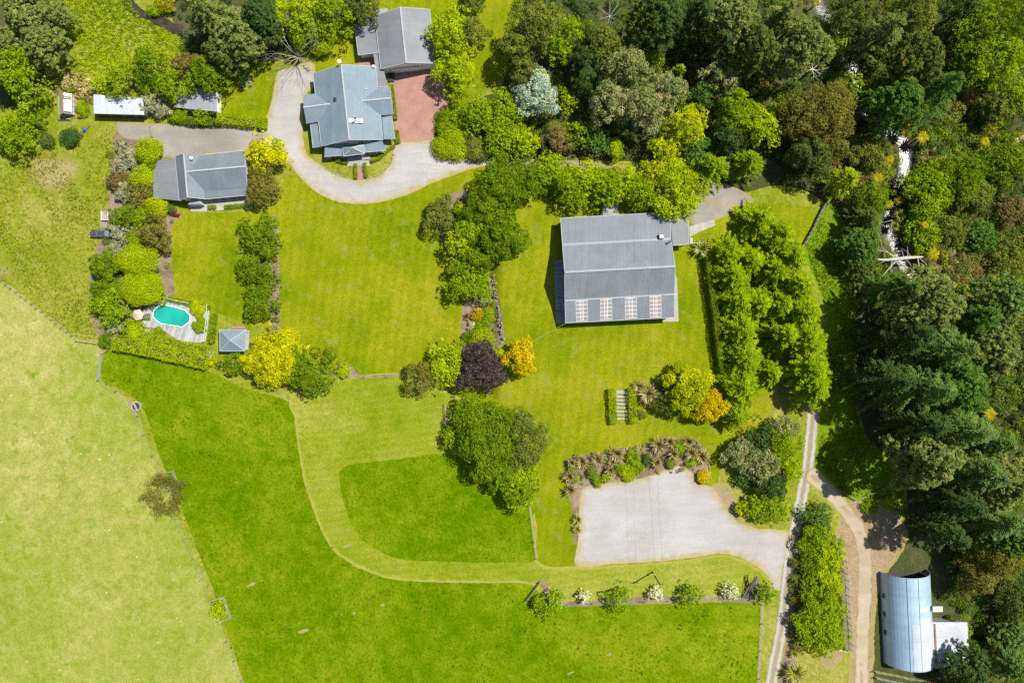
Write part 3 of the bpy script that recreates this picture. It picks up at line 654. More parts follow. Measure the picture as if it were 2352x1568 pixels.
def tree_fern(px, py, r, h, label, group='tree ferns in the bush by the creek', col='fern'):
    _ti[0] += 1; rng = np.random.default_rng(_ti[0])
    x, y, g = G(px, py, h); R_ = r * K * .95; t = empty('tree_fern', (x, y, g), label, 'tree fern', group); Q = []; C = []
    nf = 13
    for i in range(nf):
        a = i * math.tau / nf + rng.uniform(-.12, .12); d = np.array([math.cos(a), math.sin(a), 0]); s_ = np.array([-d[1], d[0], 0]); L = R_ * rng.uniform(.85, 1.1); c0 = .55 + rng.normal() * .15
        m = 9; pr = None
        for k in range(m + 1):
            tt = k / m; p = d * L * tt + np.array([0, 0, h + .35 * math.sin(tt * 3.0) - .55 * tt * tt * L * .5]); ww = (0.03 + .13 * max(0, math.sin(min(1, tt * 1.1) * math.pi)) ** .8) * R_ * .8
            cur = (p, p - s_ * ww - np.array([0, 0, ww * .45]), p + s_ * ww - np.array([0, 0, ww * .45]))
            if pr is not None:
                for j in (1, 2):
                    Q.append([pr[0], pr[j], cur[j], cur[0]] if k % 1 == 0 else []); C.append(c0 + (.12 if j == 1 else -.12) + rng.normal() * .06)
            pr = cur
    leaf_mesh('fronds', np.array(Q).reshape(-1, 3), np.array(C), LEAF[col], t)
    mb = MB(); mb.tube([(x, y, g - .3), (x, y, g + h)], [.16, .12], 7); mb.build('trunk', BARKD, t); return t
def dead_tree(px, py, r, h, label, mat=None, seed=3, name='bare_tree', levels=4, n0=9, twigs=None, rad=0.16, lean=(0, 0)):
    rng = random.Random(seed); x, y, g = G(px, py, h * .4); R_ = r * K * .93
    t = empty(name, (x, y, g), label, 'tree'); mb = MB(); br = MB()
    top = Vector((x + lean[0], y + lean[1], g + h * .35)); mb.tube([(x, y, g - .2), top], [rad * 1.5, rad], 7)
    ends = []
    def grow(p, d, L, rr, lev):
        q = p + d * L * .5 + Vector((rng.uniform(-.1, .1), rng.uniform(-.1, .1), rng.uniform(-.05, .1))) * L; e = q + (d + Vector((rng.uniform(-.3, .3), rng.uniform(-.3, .3), rng.uniform(-.1, .25)))).normalized() * L * .5
        br.tube([p, q, e], [rr, rr * .7, rr * .4], 5 if lev < 2 else 3, cap=False); ends.append(e)
        if lev < levels:
            for k in range(3 if lev < 2 else 2):
                a = rng.uniform(-.85, .85); dd = Vector((d.x * math.cos(a) - d.y * math.sin(a), d.x * math.sin(a) + d.y * math.cos(a), d.z * .7 + rng.uniform(-.1, .35))).normalized()
                grow(q if k == 0 else e, dd, L * rng.uniform(.55, .8), rr * .45, lev + 1)
    for i in range(n0):
        a = i * math.tau / n0 + rng.uniform(-.2, .2)
        grow(top, Vector((math.cos(a), math.sin(a), rng.uniform(.25, .9))).normalized(), R_ * rng.uniform(.5, .68), rad * .55, 1)
    mb.build('trunk', mat or BARKW, t); br.build('branches', mat or BARKW, t)
    if twigs:
        rn = np.random.default_rng(seed); E = np.array([tuple(e) for e in ends]) - np.array([x, y, g]); E = np.repeat(E, twigs[1], 0)
        p = E + rn.normal(size=E.shape) * .35; n = len(p)
        q = leaf_quads(p, unit(rn.normal(size=(n, 3)) + np.array([0, 0, .6])), .14 * rn.uniform(.6, 1.2, n), .1, rn)
        leaf_mesh('foliage', q, .5 + rn.normal(size=n) * .2, LEAF[twigs[0]], t)
    return t

# ---------------------------------------------------------------- trees and shrubs
def plants():
    T = plant
    # top left corner
    T(55,20,62,15,'p','pine2',"grey-green pine with bleached dead limbs in the top left corner")
    T(85,95,40,13,'p','pine2',"smaller grey-green pine below the corner pine, beside the weedy field")
    T(148,48,26,6,'x','deep',"dark round bush in the shade right of the corner pines")
    T(6,92,40,12,'p','pine2',"grey-green pine cut by the left edge below the corner pine")
    T(20,150,52,12,'b','lime2',"bright green tree at the left edge under the corner pines")
    T(55,195,44,11,'b','lime2',"bushy green tree left of the greenhouse")
    T(30,305,48,8,'b','lime2',"dense green tree at the left edge below the greenhouse lawn")
    T(82,280,20,5,'f','mid',"small open-branched sapling growing out beside the green tree at the left edge")
    T(160,315,30,2.6,'k','dark',"low dark oval shrub on the lawn below the greenhouse",ry=20,rot=0.25)
    T(108,322,18,2.0,'s','olive2',"small olive shrub joined to the left end of the dark oval shrub")
    T(95,238,26,1.6,'s','lime2',"low green shrub on the lawn edge left of the greenhouse")
    T(190,252,17,1.5,'s','lime2',"low green shrub between the greenhouse and the white shed")
    # above the sheds
    T(282,182,44,8,'b','lime2',"bright green tree spreading over the white shed")
    T(232,192,22,5,'b','lime',"small yellow-green tree at the upper left corner of the white shed")
    T(345,150,42,9,'b','mid',"mid green tree behind the bright one over the white shed")
    T(395,198,38,8,'b','lime2',"green tree reaching down between the white shed and the grey shed")
    T(425,148,28,8,'f','brown',"brownish tree between the green trees above the grey shed")
    T(470,170,44,9,'b','mid',"dark leafy tree above the grey shed")
    T(350,240,38,3.6,'f','grey',"silver-grey shrub between the white shed and the grey shed",ry=26,rot=-.3,name='shrub',cat='shrub')
    T(412,264,22,2.2,'s','lime2',"low lime shrub in front of the grey shed's left half")
    T(462,258,24,3.0,'b','lime2',"bright sprawling shrub in front of the grey shed's middle",name='shrub',cat='shrub')
    # trees north of the main house
    T(470,25,58,16,'l','pine2',"tall grey-green pine above the bend of the stream",name='pine_tree',dens=1.1)
    T(535,70,52,15,'p','pine2',"tall pine at the head of the narrow lawn with the clothes line")
    T(500,115,36,12,'p','olive2',"dark olive pine between the tall pine and the trees over the grey shed")
    T(592,28,44,15,'p','dark',"dark pine touching the top edge left of the lime trees")
    T(600,82,30,9,'b','deep',"deep green tree behind the bare branching tree")
    T(380,8,22,2.5,'f','fern',"golden weeping shrub on the bank of the stream",name='shrub',cat='shrub')
    T(350,28,16,1.8,'s','lime2',"round tussocky shrub at the edge of the stream")
    T(640,40,42,11,'b','lime',"lime tree left of the other lime trees above the gravel drive")
    T(700,30,46,11,'b','lime',"tall lime tree in the middle of the trees above the main house")
    T(762,28,48,11,'b','lime2',"green tree nearest the lean-to of the garage")
    T(690,75,32,8,'b','lime2',"green tree just above the bare branching tree")
    T(828,18,42,9,'f','olive2',"olive-brown tree at the top edge left of the garage")
    T(742,106,28,4,'s','lime',"rounded yellow-green bush beside the bare branching tree")
    T(672,88,10,2,'s','red',"small crimson bush under the bare branching tree")
    T(598,284,13,2.2,'s','lime2',"round bush at the right end of the shed hedge")
    # east of the garage
    T(1035,75,50,10,'b','lime',"tall lime tree over the right eave of the garage",ry=62)
    T(1085,72,34,9,'f','olive',"sparse olive tree with pale flowers right of the garage's lime tree")
    T(1045,165,44,9,'b','lime',"lime tree casting its shade on the brick paving")
    T(1080,5,30,8,'f','olive2',"dark olive tree at the top edge right of the garage")
    # rounded planting by the brick paving
    T(1035,285,36,3.4,'s','lime2',"clipped bush at the edge of the brick paving, upper one of the two")
    T(1040,328,42,3.0,'s','lime',"spreading lime bush rounding the bend of the gravel drive")
    T(1095,338,36,3.2,'s','olive',"olive-green bush beside the lime bush on the drive bend")
    T(1100,262,46,7,'b','lime2',"bright green tree behind the clipped bush by the brick paving")
    T(1155,255,48,7.5,'b','lime2',"bright green tree left of the blue-grey tree")
    T(1160,312,44,6.5,'b','lime2',"green tree right of the olive bush on the drive bend")
    T(1205,330,34,6.5,'b','lime',"lime tree left of the brown tree")
    # central wood
    T(1235,55,58,14,'f','olive',"large olive feathery tree at the top edge of the wood")
    T(1185,115,42,12,'f','olive',"olive feathery tree on the left edge of the wood")
    T(1205,165,36,10,'f','olive',"olive feathery tree just above the blue-grey tree")
    T(1310,75,38,12,'b','lime2',"bright green tree right of the large olive tree")
    T(1280,110,36,11,'b','lime2',"bright green tree with hanging foliage inside the wood")
    T(1375,95,46,13,'f','olive',"olive tree just below the bare grey tree in the wood")
    T(1340,130,34,11,'f','dark',"dark shaded tree left of the big grey-green gum")
    dead_tree(1402,35,36,13,"bare grey tree rising from the top of the wood",seed=11,n0=7,rad=.1)
    T(1232,215,52,10,'f','blue',"blue-grey cedar in the wood",name='cedar_tree',dens=1.2)
    T(1304,230,26,6,'b','lime',"small yellow-green tree right of the blue-grey cedar")
    T(1440,155,56,16,'f','gum',"grey-green gum with rusty tips, topmost of the gum clump",ry=48)
    T(1400,235,50,14,'f','gum',"grey-green gum on the left of the gum clump")
    T(1480,245,56,15,'f','gum',"grey-green gum at the bottom of the gum clump")
    T(1530,210,46,13,'f','gum',"grey-green gum on the right of the gum clump")
    T(1345,185,34,10,'f','dark',"dark tree squeezed against the left side of the gums")
    T(1502,142,24,9,'b','lime2',"bright green tree peeping out right of the topmost gum")
    T(1560,165,26,8,'l','lime2',"small layered green tree in the gap right of the gums",name='layered_tree')
    T(1278,318,36,7,'f','brown',"brown-leaved tree above the driveway hedge trees")
    T(1328,305,30,7,'b','lime2',"green tree right of the brown-leaved tree")
    T(1372,325,32,6,'b','deep',"deep green bush in shade below the gums")
    T(1414,342,24,4.5,'s','lime',"round yellow-green bush below the gums")
    T(1575,285,54,12,'b','yellime',"bright yellow-green tree right of the gums",ry=44)
    T(1530,345,36,9,'b','yellime',"smaller yellow-green tree left below the bright one")
    T(1560,225,22,8,'b','lime2',"fresh green tree between the gums and the bright yellow-green tree")
    T(1615,215,32,9,'b','deep',"deep green tree under the layered tree")
    T(1572,100,36,9,'l','deep',"dark layered tree alone in the shaded clearing",name='layered_tree')
    T(1660,175,46,12,'f','gum',"grey-green feathery tree right of the shaded clearing")
    T(1700,255,50,11,'f','lime2',"pale green feathery tree left of the brown gum")
    T(1675,320,36,9,'f','dark',"dark grey tree between the yellow-green trees")
    T(1752,295,40,11,'b','lime',"yellow-green tree at the left flank of the brown gum")
    T(1722,372,52,10,'l','lime2',"larch above the shaded bend of the drive",ry=44)
    T(1640,384,54,10,'l','lime2',"larch left of the one above the shaded bend")
    T(1590,345,36,8,'b','deep',"deep green tree under the yellow-green trees")
    # dark top of the wood
    T(1520,35,56,18,'p','dark',"dark pine at the top edge, first right of the bare grey tree")
    T(1605,30,64,19,'l','dark',"dark pine at the top edge, second right of the bare grey tree",name='pine_tree',dens=1.1)
    T(1690,35,56,19,'p','pine2',"dark pine at the top edge, third right of the bare grey tree")
    T(1650,105,53,17,'l','dark',"dark pine below the top edge pines, right of the shaded clearing",name='pine_tree',dens=1.1)
    T(1745,100,50,20,'p','olive2',"olive pine with a white forked snag below it")
    T(1790,40,58,20,'l','pine2',"grey-green pine at the top edge beside the olive pine",name='pine_tree',dens=1.1)
    T(1850,90,60,20,'p','pine2',"broad grey-green pine left of the slanting trunks")
    # creek side and far right
    T(1955,35,52,15,'f','olive2',"dark olive tree at the top edge over the creek")
    T(2030,75,64,21,'l','pine2',"leaning pine whose long trunk slants over the creek",name='pine_tree',dens=1.1)
    T(2105,25,52,14,'f','olive',"olive tree at the top edge right of the leaning pine")
    T(2125,130,56,20,'p','olive2',"tall pine with pale dead twigs right of the leaning pine")
    T(2160,205,64,20,'l','deep',"dense green pine right of the creek",name='pine_tree',dens=1.1)
    T(2075,225,60,19,'p','deep',"dark pine hanging over the glinting creek")
    T(1915,90,36,8,'b','lime2',"pale green tree beside the creek above the brown gum",ry=44)
    T(2245,60,58,13,'b','mid',"green broadleaf tree in the top right, left of the corner trees")
    T(2320,40,56,13,'b','mid',"green broadleaf tree in the top right corner")
    T(2300,135,56,12,'b','lime2',"bright green tree below the top right corner trees")
    T(2235,130,44,12,'b','mid',"green tree left of the bright one below the corner trees")
    T(2210,20,40,13,'b','dark',"dark tree at the top edge in the right corner")
    T(2330,220,44,9,'b','lime2',"fresh green tree at the right edge below the corner group")
    T(2225,160,34,12,'b','lime2',"fresh green tree right of the dense green pine")
    T(2295,250,40,8,'f','olive',"pale olive rounded tree near the right edge")
    T(1890,262,92,14,'f','bronze',"huge brown gum with pale limbs left of the creek",name='gum_tree',ry=74)
    T(1960,205,34,9,'b','lime2',"fresh green tree between the brown gum and the creek")
    T(1800,255,30,8,'b','lime2',"bright green tree at the left side of the brown gum")
    T(1870,350,58,11,'f','olive2',"dark olive tree below the brown gum",name='gum_tree')
    T(2000,340,48,6,'f','olive',"yellowish scrubby tree between the brown gum and the creek")
    T(2030,275,32,8,'x','lime2',"green bush right of the brown gum at the creek edge")
    T(1945,410,44,10,'l','lime',"bright feathery larch above the plank fence")
    T(2005,455,40,8,'x','mid',"green bush between the larch and the creek bend")
    T(1990,500,49,9,'l','olive2',"dark pine-like tree left of the creek bend",name='pine_tree',dens=1.1)
    T(1985,560,38,9,'p','deep',"dark pine on the left of the fallen grey tree",ry=40)
    T(1985,612,32,6,'x','olive2',"olive bush below the fallen grey tree's left end")
    T(2140,430,58,7,'b','lime2',"green broadleaf tree right of the creek, below the ferns")
    T(2215,400,52,8,'b','mid',"green broadleaf tree in the right-hand bush")
    T(2128,540,40,3.5,'b','lime2',"bright green bush right of the two cabbage trees",name='bushy_tree')
    T(2240,440,44,6,'f','olive',"olive scrub tree at the middle of the right-hand bush")
    T(2310,370,50,7,'b','mid',"green tree near the right edge above the brown slope")
    T(2260,545,38,5,'b','deep',"deep green tree on the slope near the right edge")
    T(2195,530,32,4,'f','olive',"small olive tree on the brown slope")
    T(2320,480,36,5,'f','brown',"brownish scrub tree at the right edge of the slope")
    T(2320,600,42,5,'f','olive',"olive tree at the right edge beside the slope fern")
    # the big dark pines
    pl = [(2150,690,70,24,'pine2'),(2060,660,46,22,'deep'),(2240,730,66,22,'deep'),(2310,690,56,20,'pine'),(2085,770,68,25,'dark'),(2170,800,76,26,'pine'),(2290,800,66,20,'pine2'),
          (2040,870,60,24,'dark'),(2120,890,76,27,'pine'),(2215,890,68,24,'deep'),(2120,970,62,25,'dark'),(2200,980,74,28,'pine'),(2150,1060,66,25,'pine2'),(2270,1010,60,22,'pine'),(2240,1080,76,25,'pine'),(2320,1110,64,22,'pine2'),(2200,1150,66,23,'dark'),(2290,1190,70,22,'pine')]
    row([(a,b,r*(1.12 if i%3 else 1),h,'l' if i%3 else 'p',c) for i,(a,b,r,h,c) in enumerate(pl)],'p','pine',"{} tall blue-green pine counted down the dark stand on the right",'tall pines of the dark stand',name='pine_tree',dens=1.1)
    T(2175,1225,62,20,'l','dark',"dark pine throwing its shade on the dirt track above the arched shed",name='pine_tree',dens=1.1)
    T(2295,1270,66,14,'f','bronze',"bronze-tipped gum right of the arched shed, upper one",name='gum_tree')
    T(2248,1325,48,10,'f','bronze',"bronze-tipped gum with bare twigs hanging over the arched shed",name='gum_tree')
    T(2345,1380,46,10,'f','olive2',"olive gum at the right edge beside the annex",name='gum_tree')
    T(2335,1458,36,8,'p','pine',"green pine shading the annex of the arched shed")
    T(2325,1525,62,12,'l','pine',"green pine in the bottom right corner",name='pine_tree',dens=1.1)
    T(2240,1545,46,12,'p','dark',"dark pine at the bottom edge below the annex")
    T(2335,1240,48,18,'p','deep',"deep green pine at the right edge above the gums")
    # avenue of trees above the barn
    row([(1215,415,46,8.5,'b','mid'),(1262,392,40,8,'b','lime2'),(1305,425,46,8.5,'b','lime2'),(1350,415,42,8.5,'b','lime'),(1392,428,46,8.5,'b','lime2'),(1435,418,42,8.5,'b','lime'),(1478,440,38,8,'b','lime2')],
        'b','lime2',"{} tree from the left in the leafy row above the barn roof",'leafy row between the barn and the drive')
    T(1505,400,36,8.5,'b','yellime',"yellow-tinged tree near the right end of the row above the barn")
    T(1556,434,60,9.5,'b','lime',"bright lime tree leaning over the barn's upper right corner")
    T(1545,395,34,8,'b','yellime',"yellow-green tree behind the bright lime tree at the barn corner")
    # border between the middle lawn and the barn
    T(1150,425,64,10,'f','mid',"large grey-green feathery tree at the top of the border between the lawns")
    T(1115,475,58,10,'f','mid',"dark feathery tree below the large grey-green one",dens=1.1,name='feathery_tree')
    T(1018,500,46,5.5,'f','olive',"pale-twigged olive shrub at the left tip of the border",name='shrub',cat='shrub')
    T(1085,520,52,8,'f','lime2',"feathery green tree in the middle of the border",dens=1.2,name='feathery_tree')
    T(1150,540,56,9,'f','mid',"green feathery tree overhanging the right side of the border",dens=1.3,name='feathery_tree')
    T(1052,562,36,7.5,'b','lime',"bright lime tree in the border between the lawns")
    T(1100,598,42,8,'f','mid',"soft green rounded tree below the lime one in the border")
    T(1075,640,50,7.5,'b','lime2',"fresh green tree with a wide shadow on the middle lawn")
    T(1100,665,30,6.5,'b','lime2',"green tree at the lower end of the border trees")
    T(1108,692,13,1.6,'s','grey',"small silver shrub in the border near the stone wall")
    T(1098,722,17,1.8,'s','orange',"orange-yellow flowering shrub in the border")
    T(1072,725,6,1.4,'s','red',"tiny crimson shrub beside the orange flowering one")
    T(1082,748,12,1.6,'s','pink',"pink flowering shrub in the border")
    T(1122,722,20,1.8,'s','lime2',"lime shrub between the orange shrub and the stone wall")
    T(1112,752,20,2,'s','lime2',"lime shrub at the right of the pink flowering one")
    T(1078,775,17,2,'s','mid',"mid green shrub below the pink flowering one")
    T(1110,785,30,3,'s','lime',"rounded lime shrub above the purple tree")
    T(1145,812,20,3,'s','lime',"lime shrub between the purple tree and the golden tree")
    T(1105,847,57,7.5,'f','purple',"dark purple plum tree between the lawns")
    T(1196,820,36,7,'f','gold',"golden-yellow tree right of the purple tree",ry=46)
    T(1022,835,40,6.5,'b','lime',"lime green tree left of the purple tree",ry=52)
    T(968,868,40,6.5,'f','bronze',"sparse olive tree with open twigs left of the lime green tree",dens=.5,name='sparse_tree')
    T(1050,800,18,5,'b','lime2',"small green tree touching the top left of the purple tree")
    # the big tree in the middle
    T(1122,1006,80,11,'x','mid',"great dark green tree in the middle of the grounds",name='broad_tree',ry=90)
    T(1110,945,52,4.5,'b','lime2',"white-speckled shrub along the top of the great dark green tree",ry=26,name='shrub',cat='shrub')
    T(1203,1015,50,9.5,'f','olive',"yellowish weeping tree on the right of the great dark green tree",ry=72,dens=.8)
    T(1192,1112,50,8,'x','lime2',"green tree at the foot of the great dark green tree")
    T(1036,1008,22,5,'b','lime2',"small bright tree on the left of the great dark green tree",ry=32)
    T(1152,1080,52,8,'x','mid',"dark green tree between the great tree and the walled paddock",dens=1.6,name='feathery_tree')
    # two rows of larches on the right
    row([(1676,578,51,8),(1684,632,55,9),(1698,690,59,9),(1706,755,62,9.5),(1711,818,64,9.5),(1706,885,64,9),(1728,600,51,9),(1744,700,51,9.5)],'l','larch',"{} lime larch from the top in the left larch row beside the barn lawn",'larches along the barn lawn',dens=1.1)
    row([(1745,505,54,9.5),(1792,538,52,10),(1822,592,52,11),(1836,652,54,11.5),(1848,715,62,12),(1856,782,70,12),(1864,845,74,12),(1872,895,60,11),(1772,858,40,8.5),(1768,700,40,8.5),(1785,620,54,10),(1795,700,54,10.5),(1806,770,56,10.5)],'l','larch',"{} tall larch from the top in the right larch row along the drive",'larches along the drive',dens=1.25)
    T(1690,955,44,7,'l','lime2',"low larch with long drooping fronds below the gold tree")
    T(1580,890,54,7.5,'f','yellime',"yellow-green tree right of the garden steps",dens=1.1)
    T(1632,932,38,6.5,'f','gold',"golden tree touching the yellow-green one right of the steps")
    T(1535,925,32,4,'f','olive2',"dark shrub between the striped flax and the yellow-green tree",name='shrub',cat='shrub')
    T(1540,880,24,4.5,'x','dark',"dark pointed bush above the striped flax")
    T(1475,950,14,1.6,'s','olive',"low olive shrub at the foot of the right steps hedge")
    # pool side and cottage garden
    T(340,345,32,4,'s','lime',"round lime shrub at the corner of the gravel yard",dens=1.1)
    T(325,403,30,4,'s','lime',"round lime shrub left of the cottage lean-to",dens=1.1)
    T(350,380,20,3,'s','mid',"mid green shrub between the two round lime shrubs")
    T(288,362,22,3,'f','grey',"tall silver shrub left of the round lime shrubs",ry=38,name='shrub',cat='shrub')
    T(272,418,30,3,'f','brown',"brown-grey shrub at the field edge left of the cottage",ry=26,name='shrub',cat='shrub')
    T(322,442,34,3.5,'f','bronze',"bronze shrub below the round lime shrubs",name='shrub',cat='shrub')
    T(286,435,26,3,'f','grey',"grey twiggy shrub between the brown and the bronze shrubs",name='shrub',cat='shrub')
    T(357,478,28,3.2,'s','yellime',"pale yellow rounded shrub near the cottage corner",dens=1.2)
    T(390,480,14,2,'s','olive2',"dark shrub between the pale yellow shrub and the cottage")
    T(404,494,9,1,'s','red',"small crimson shrub at the lawn edge by the cottage",ry=6)
    T(288,497,36,4.5,'b','mid',"dark green shrub above the parked car",name='shrub',cat='shrub',ry=24)
    T(330,505,26,4.5,'b','lime2',"green shrub right of the dark green shrub above the car",name='shrub',cat='shrub')
    T(352,535,38,6,'f','bronze',"olive-bronze tree at the edge of the small lawn")
    T(278,535,26,3.5,'f','grey',"silver shrub touching the back of the parked car",name='shrub',cat='shrub')
    T(312,550,24,4,'s','lime2',"green shrub between the silver shrub and the olive-bronze tree")
    T(275,572,20,2.5,'f','grey',"low grey shrub under the silver shrub by the car",name='shrub',cat='shrub')
    T(240,610,36,6.5,'f','mid',"dark green tree at the field edge left of the domed lime tree")
    T(318,600,55,6.5,'k','lime',"domed lime tree, upper one of two above the pool",ry=36,name='domed_tree',cat='tree')
    T(330,661,59,6.5,'k','lime',"domed lime tree, lower one of two above the pool",ry=39,name='domed_tree',cat='tree')
    T(238,660,34,6,'f','mid',"dark green tree at the field edge left of the lower domed tree")
    T(258,700,46,6.5,'b','lime2',"green tree between the field and the pool")
    T(266,748,22,2.5,'f','grey',"grey shrub left of the pool deck",name='shrub',cat='shrub')
    T(305,757,27,2.4,'s','lime',"lime shrub at the lower left of the pool deck")
    T(335,765,12,1.2,'s','pink',"small pinkish shrub at the edge of the pool deck")
    T(365,764,13,1.2,'s','lime2',"low green shrub at the lower edge of the pool deck")
    T(244,783,18,2.6,'s','mid',"dark rounded bush at the left end of the long hedge")
    T(455,709,20,1.8,'k','yellime',"pale yellow shrub at the upper right of the pool",dens=1.2)
    T(458,746,17,1.6,'k','lime2',"clipped oval bush at the right of the pool",ry=22,dens=1.3)
    T(608,350,46,7,'b','yel',"bright yellow tree right of the cottage")
    T(600,425,36,6,'f','bronze',"olive-gold tree below the bright yellow tree by the cottage",ry=50)
    row([(590,540,42,5.6),(612,568,24,4),(590,615,42,5.6),(614,650,24,4),(596,690,40,5.6)],'x','mid',"{} dark green tree from the top in the border right of the small lawn",'trees in the straight border')
    row([(630,590,11,1.4),(632,635,10,1.4),(634,655,8,1.2),(633,700,10,1.3),(634,735,10,1.2)],'s','bronze',"{} low bronze shrub from the top on the right edge of the straight border",'low shrubs of the straight border')
    T(628,512,12,1,'s','lime2',"low green shrub at the top tip of the straight border")
    T(632,825,70,7.5,'b','yel',"big bright yellow tree right of the gazebo",ry=62,dens=1.1)
    T(712,848,54,7.5,'b','mid',"dark green tree overlapping the big yellow tree")
    T(790,851,19,2,'k','lime',"clipped round lime bush at the end of the lawn path")
    T(535,835,30,4,'x','mid',"mid green bush below the gazebo",ry=24)
    T(487,829,13,2,'s','yel',"small yellow shrub at the right end of the long hedge")
    T(476,820,13,1.5,'f','grey',"small grey shrub at the right end of the long hedge",name='shrub',cat='shrub')
    # shrubs of the bed above the gravel court
    bed = [(1313,1075,11,'lime2'),(1391,1096,13,'lime'),(1374,1102,16,'lime2'),(1356,1082,18,'olive'),(1446,1086,22,'lime'),(1424,1072,14,'lime2'),(1458,1050,20,'lime2'),(1488,1056,15,'olive2'),(1541,1063,16,'olive'),(1561,1028,19,'lime2'),(1588,1060,13,'lime'),(1602,1030,13,'gum'),(1321,1098,11,'lime2'),(1385,1052,12,'gum'),(1470,1075,12,'lime2')]
    row([(a,b,r,1.7,'s',c) for a,b,r,c in bed],'s','lime',"{} rounded shrub from the left in the bed above the gravel court",'rounded shrubs of the gravel court bed')
    T(1617,1094,17,1.8,'k','gold',"golden clipped bush at the right end of the gravel court bed",ry=20)
    fl = [(1306,1094,17),(1309,1126,18),(1312,1062,13),(1336,1060,20),(1371,1054,18),(1400,1080,14),(1416,1042,22),(1406,1058,14),(1511,1022,23),(1508,1062,16),(1537,1014,16),(1546,1042,16),(1581,1014,17),(1586,1040,18),(1611,1048,20)]
    for i,(a,b,r) in enumerate(fl): flax(a,b,r,1.9,ORD[i]+" bronze flax from the left in the bed above the gravel court",group='flaxes of the gravel court bed')
    flax(1326,1192,14,1.5,"green-gold flax at the left edge of the gravel court, upper one",'flaxg'); flax(1325,1215,12,1.3,"green-gold flax at the left edge of the gravel court, lower one",'flaxg')
    flax(1488,905,27,2.2,"large striped flax right of the garden steps",n=110); flax(1468,888,18,1.8,"smaller striped flax behind the large one by the steps")
    flax(1611,572,24,2.0,"dark spiky flax by the barn's gate",'flaxg',n=90); flax(1825,1545,30,2.2,"large spiky flax beside the drive at the bottom edge",'flaxg',n=110)
    flax(1822,1500,12,1.2,"small golden flax beside the drive above the large one",'flaxg')
    # cluster right of the gravel court
    T(1706,1044,42,5.5,'f','gum',"grey-olive domed tree at the left of the drive clump",dens=1.2)
    T(1752,1005,36,6,'b','dark',"dark glossy tree at the top of the drive clump")
    T(1800,985,32,6,'f','gum',"grey-green tree at the edge of the drive under the larches")
    T(1798,1020,44,7,'f','lime2',"yellow-green open tree in the drive clump",dens=.7)
    T(1752,1070,44,7,'f','gum',"dark grey-green tree in the middle of the drive clump")
    T(1815,1075,32,6,'f','lime',"yellow-green tree at the drive side of the clump",dens=.8)
    T(1775,1110,40,6.5,'f','dark',"dark tree in the lower middle of the drive clump")
    T(1712,1100,22,3.5,'b','deep',"small glossy green bush at the lower left of the drive clump",name='bushy_tree')
    T(1780,1165,40,5.5,'b','lime2',"green tree at the bottom of the drive clump")
    T(1730,1165,26,4.5,'b','lime2',"green bush at the bottom left of the drive clump",name='bushy_tree')
    T(1706,1168,18,3,'s','yel',"yellow-flowered bush on the edge of the gravel court")
    # belt between the drive and the dirt track
    T(1880,1190,32,4.5,'b','deep',"dark rounded tree at the top of the belt by the dirt track")
    row([(1882,1240,40,5,'b','lime2'),(1900,1272,40,5.2,'f','lime'),(1873,1298,36,4.0,'b','mid'),(1903,1335,42,5.2,'f','lime'),(1866,1352,32,4.0,'x','mid'),(1885,1400,52,5.8,'b','lime2'),(1868,1445,40,4.6,'b','lime2'),(1902,1462,42,4.8,'b','lime2')],'b','lime',"{} lime tree from the top in the belt between drive and dirt track",'belt between the drive and the dirt track')
    row([(1828,1290,14,2),(1830,1330,13,2),(1824,1375,14,2),(1820,1420,13,2),(1838,1480,20,2)],'s','bronze',"{} dull bronze shrub from the top on the drive side of the belt",'dull shrubs beside the drive')
    # orchard line at the bottom
    for i,(a,b,r) in enumerate([(1262,1388,33),(1424,1378,32),(1590,1370,28)]):
        T(a,b,r,4.6,'b','lime2',["green fruit tree near the white gate, leftmost of the bottom line","green fruit tree in the middle of the bottom line","green fruit tree in the bottom line, left of the last white-blossomed one"][i],group='green fruit trees of the bottom line',dens=.8,name='fruit_tree')
    for i,(a,b,r) in enumerate([(1341,1371,13),(1508,1364,16),(1677,1358,18)]):
        T(a,b,r,3.0,'b','white',ORD[i]+" white-blossomed tree from the left in the bottom line",group='white-blossomed trees of the bottom line',name='blossom_tree')
    T(1755,1360,22,3.5,'b','mid',"green tree right of the pile of poles")
    T(1997,1160,20,1.8,'s','lime2',"lime bush beside the leaning rail above the dirt track"); T(2040,1150,12,1.2,'s','yellime',"small yellow bush right of the lime bush above the dirt track")
    # bare and twiggy ones
    dead_tree(685,130,84,7,"leafless spreading tree beside the gravel drive",seed=5,n0=14,rad=.12,levels=5,mat=BARKW)
    T(672,118,22,3,'f','olive',"thin green shrub growing through the leafless tree",name='shrub',cat='shrub',dens=.4)
    dead_tree(393,1125,42,4.5,"twiggy gold-green tree on the paddock fence line",seed=8,n0=13,twigs=('bronze',16),rad=.09,mat=BARK,levels=4)
    T(502,1400,20,2.5,'b','lime',"small lime bush inside the timber tree guard",name='bushy_tree')
    dead_tree(60,35,40,15.5,"bleached dead branches sticking out of the corner pines",seed=21,n0=7,rad=.12,levels=3)
    dead_tree(1868,158,34,9,"white forked snag at the foot of the olive pine",seed=31,n0=7,rad=.22,levels=3)
    dead_tree(2100,110,34,17,"pale dead twigs tangled in the tall pine",seed=33,n0=5,rad=.09,levels=3)
    # hedges
    hedge([(262,787),(330,799),(400,815),(468,831)],33,2.3,'lime',"long clipped hedge below the pool")
    hedge([(300,762),(360,782),(470,808)],22,1.6,'lime',"lower hedge behind the long clipped one, along the pool deck") 
    hedge([(500,271),(606,282)],23,1.7,'lime',"clipped hedge between the gravel yard and the clothes-line lawn")
    hedge([(388,268),(440,279),(500,280)],15,1.4,'mid',"dark low hedge at the top of the gravel yard")
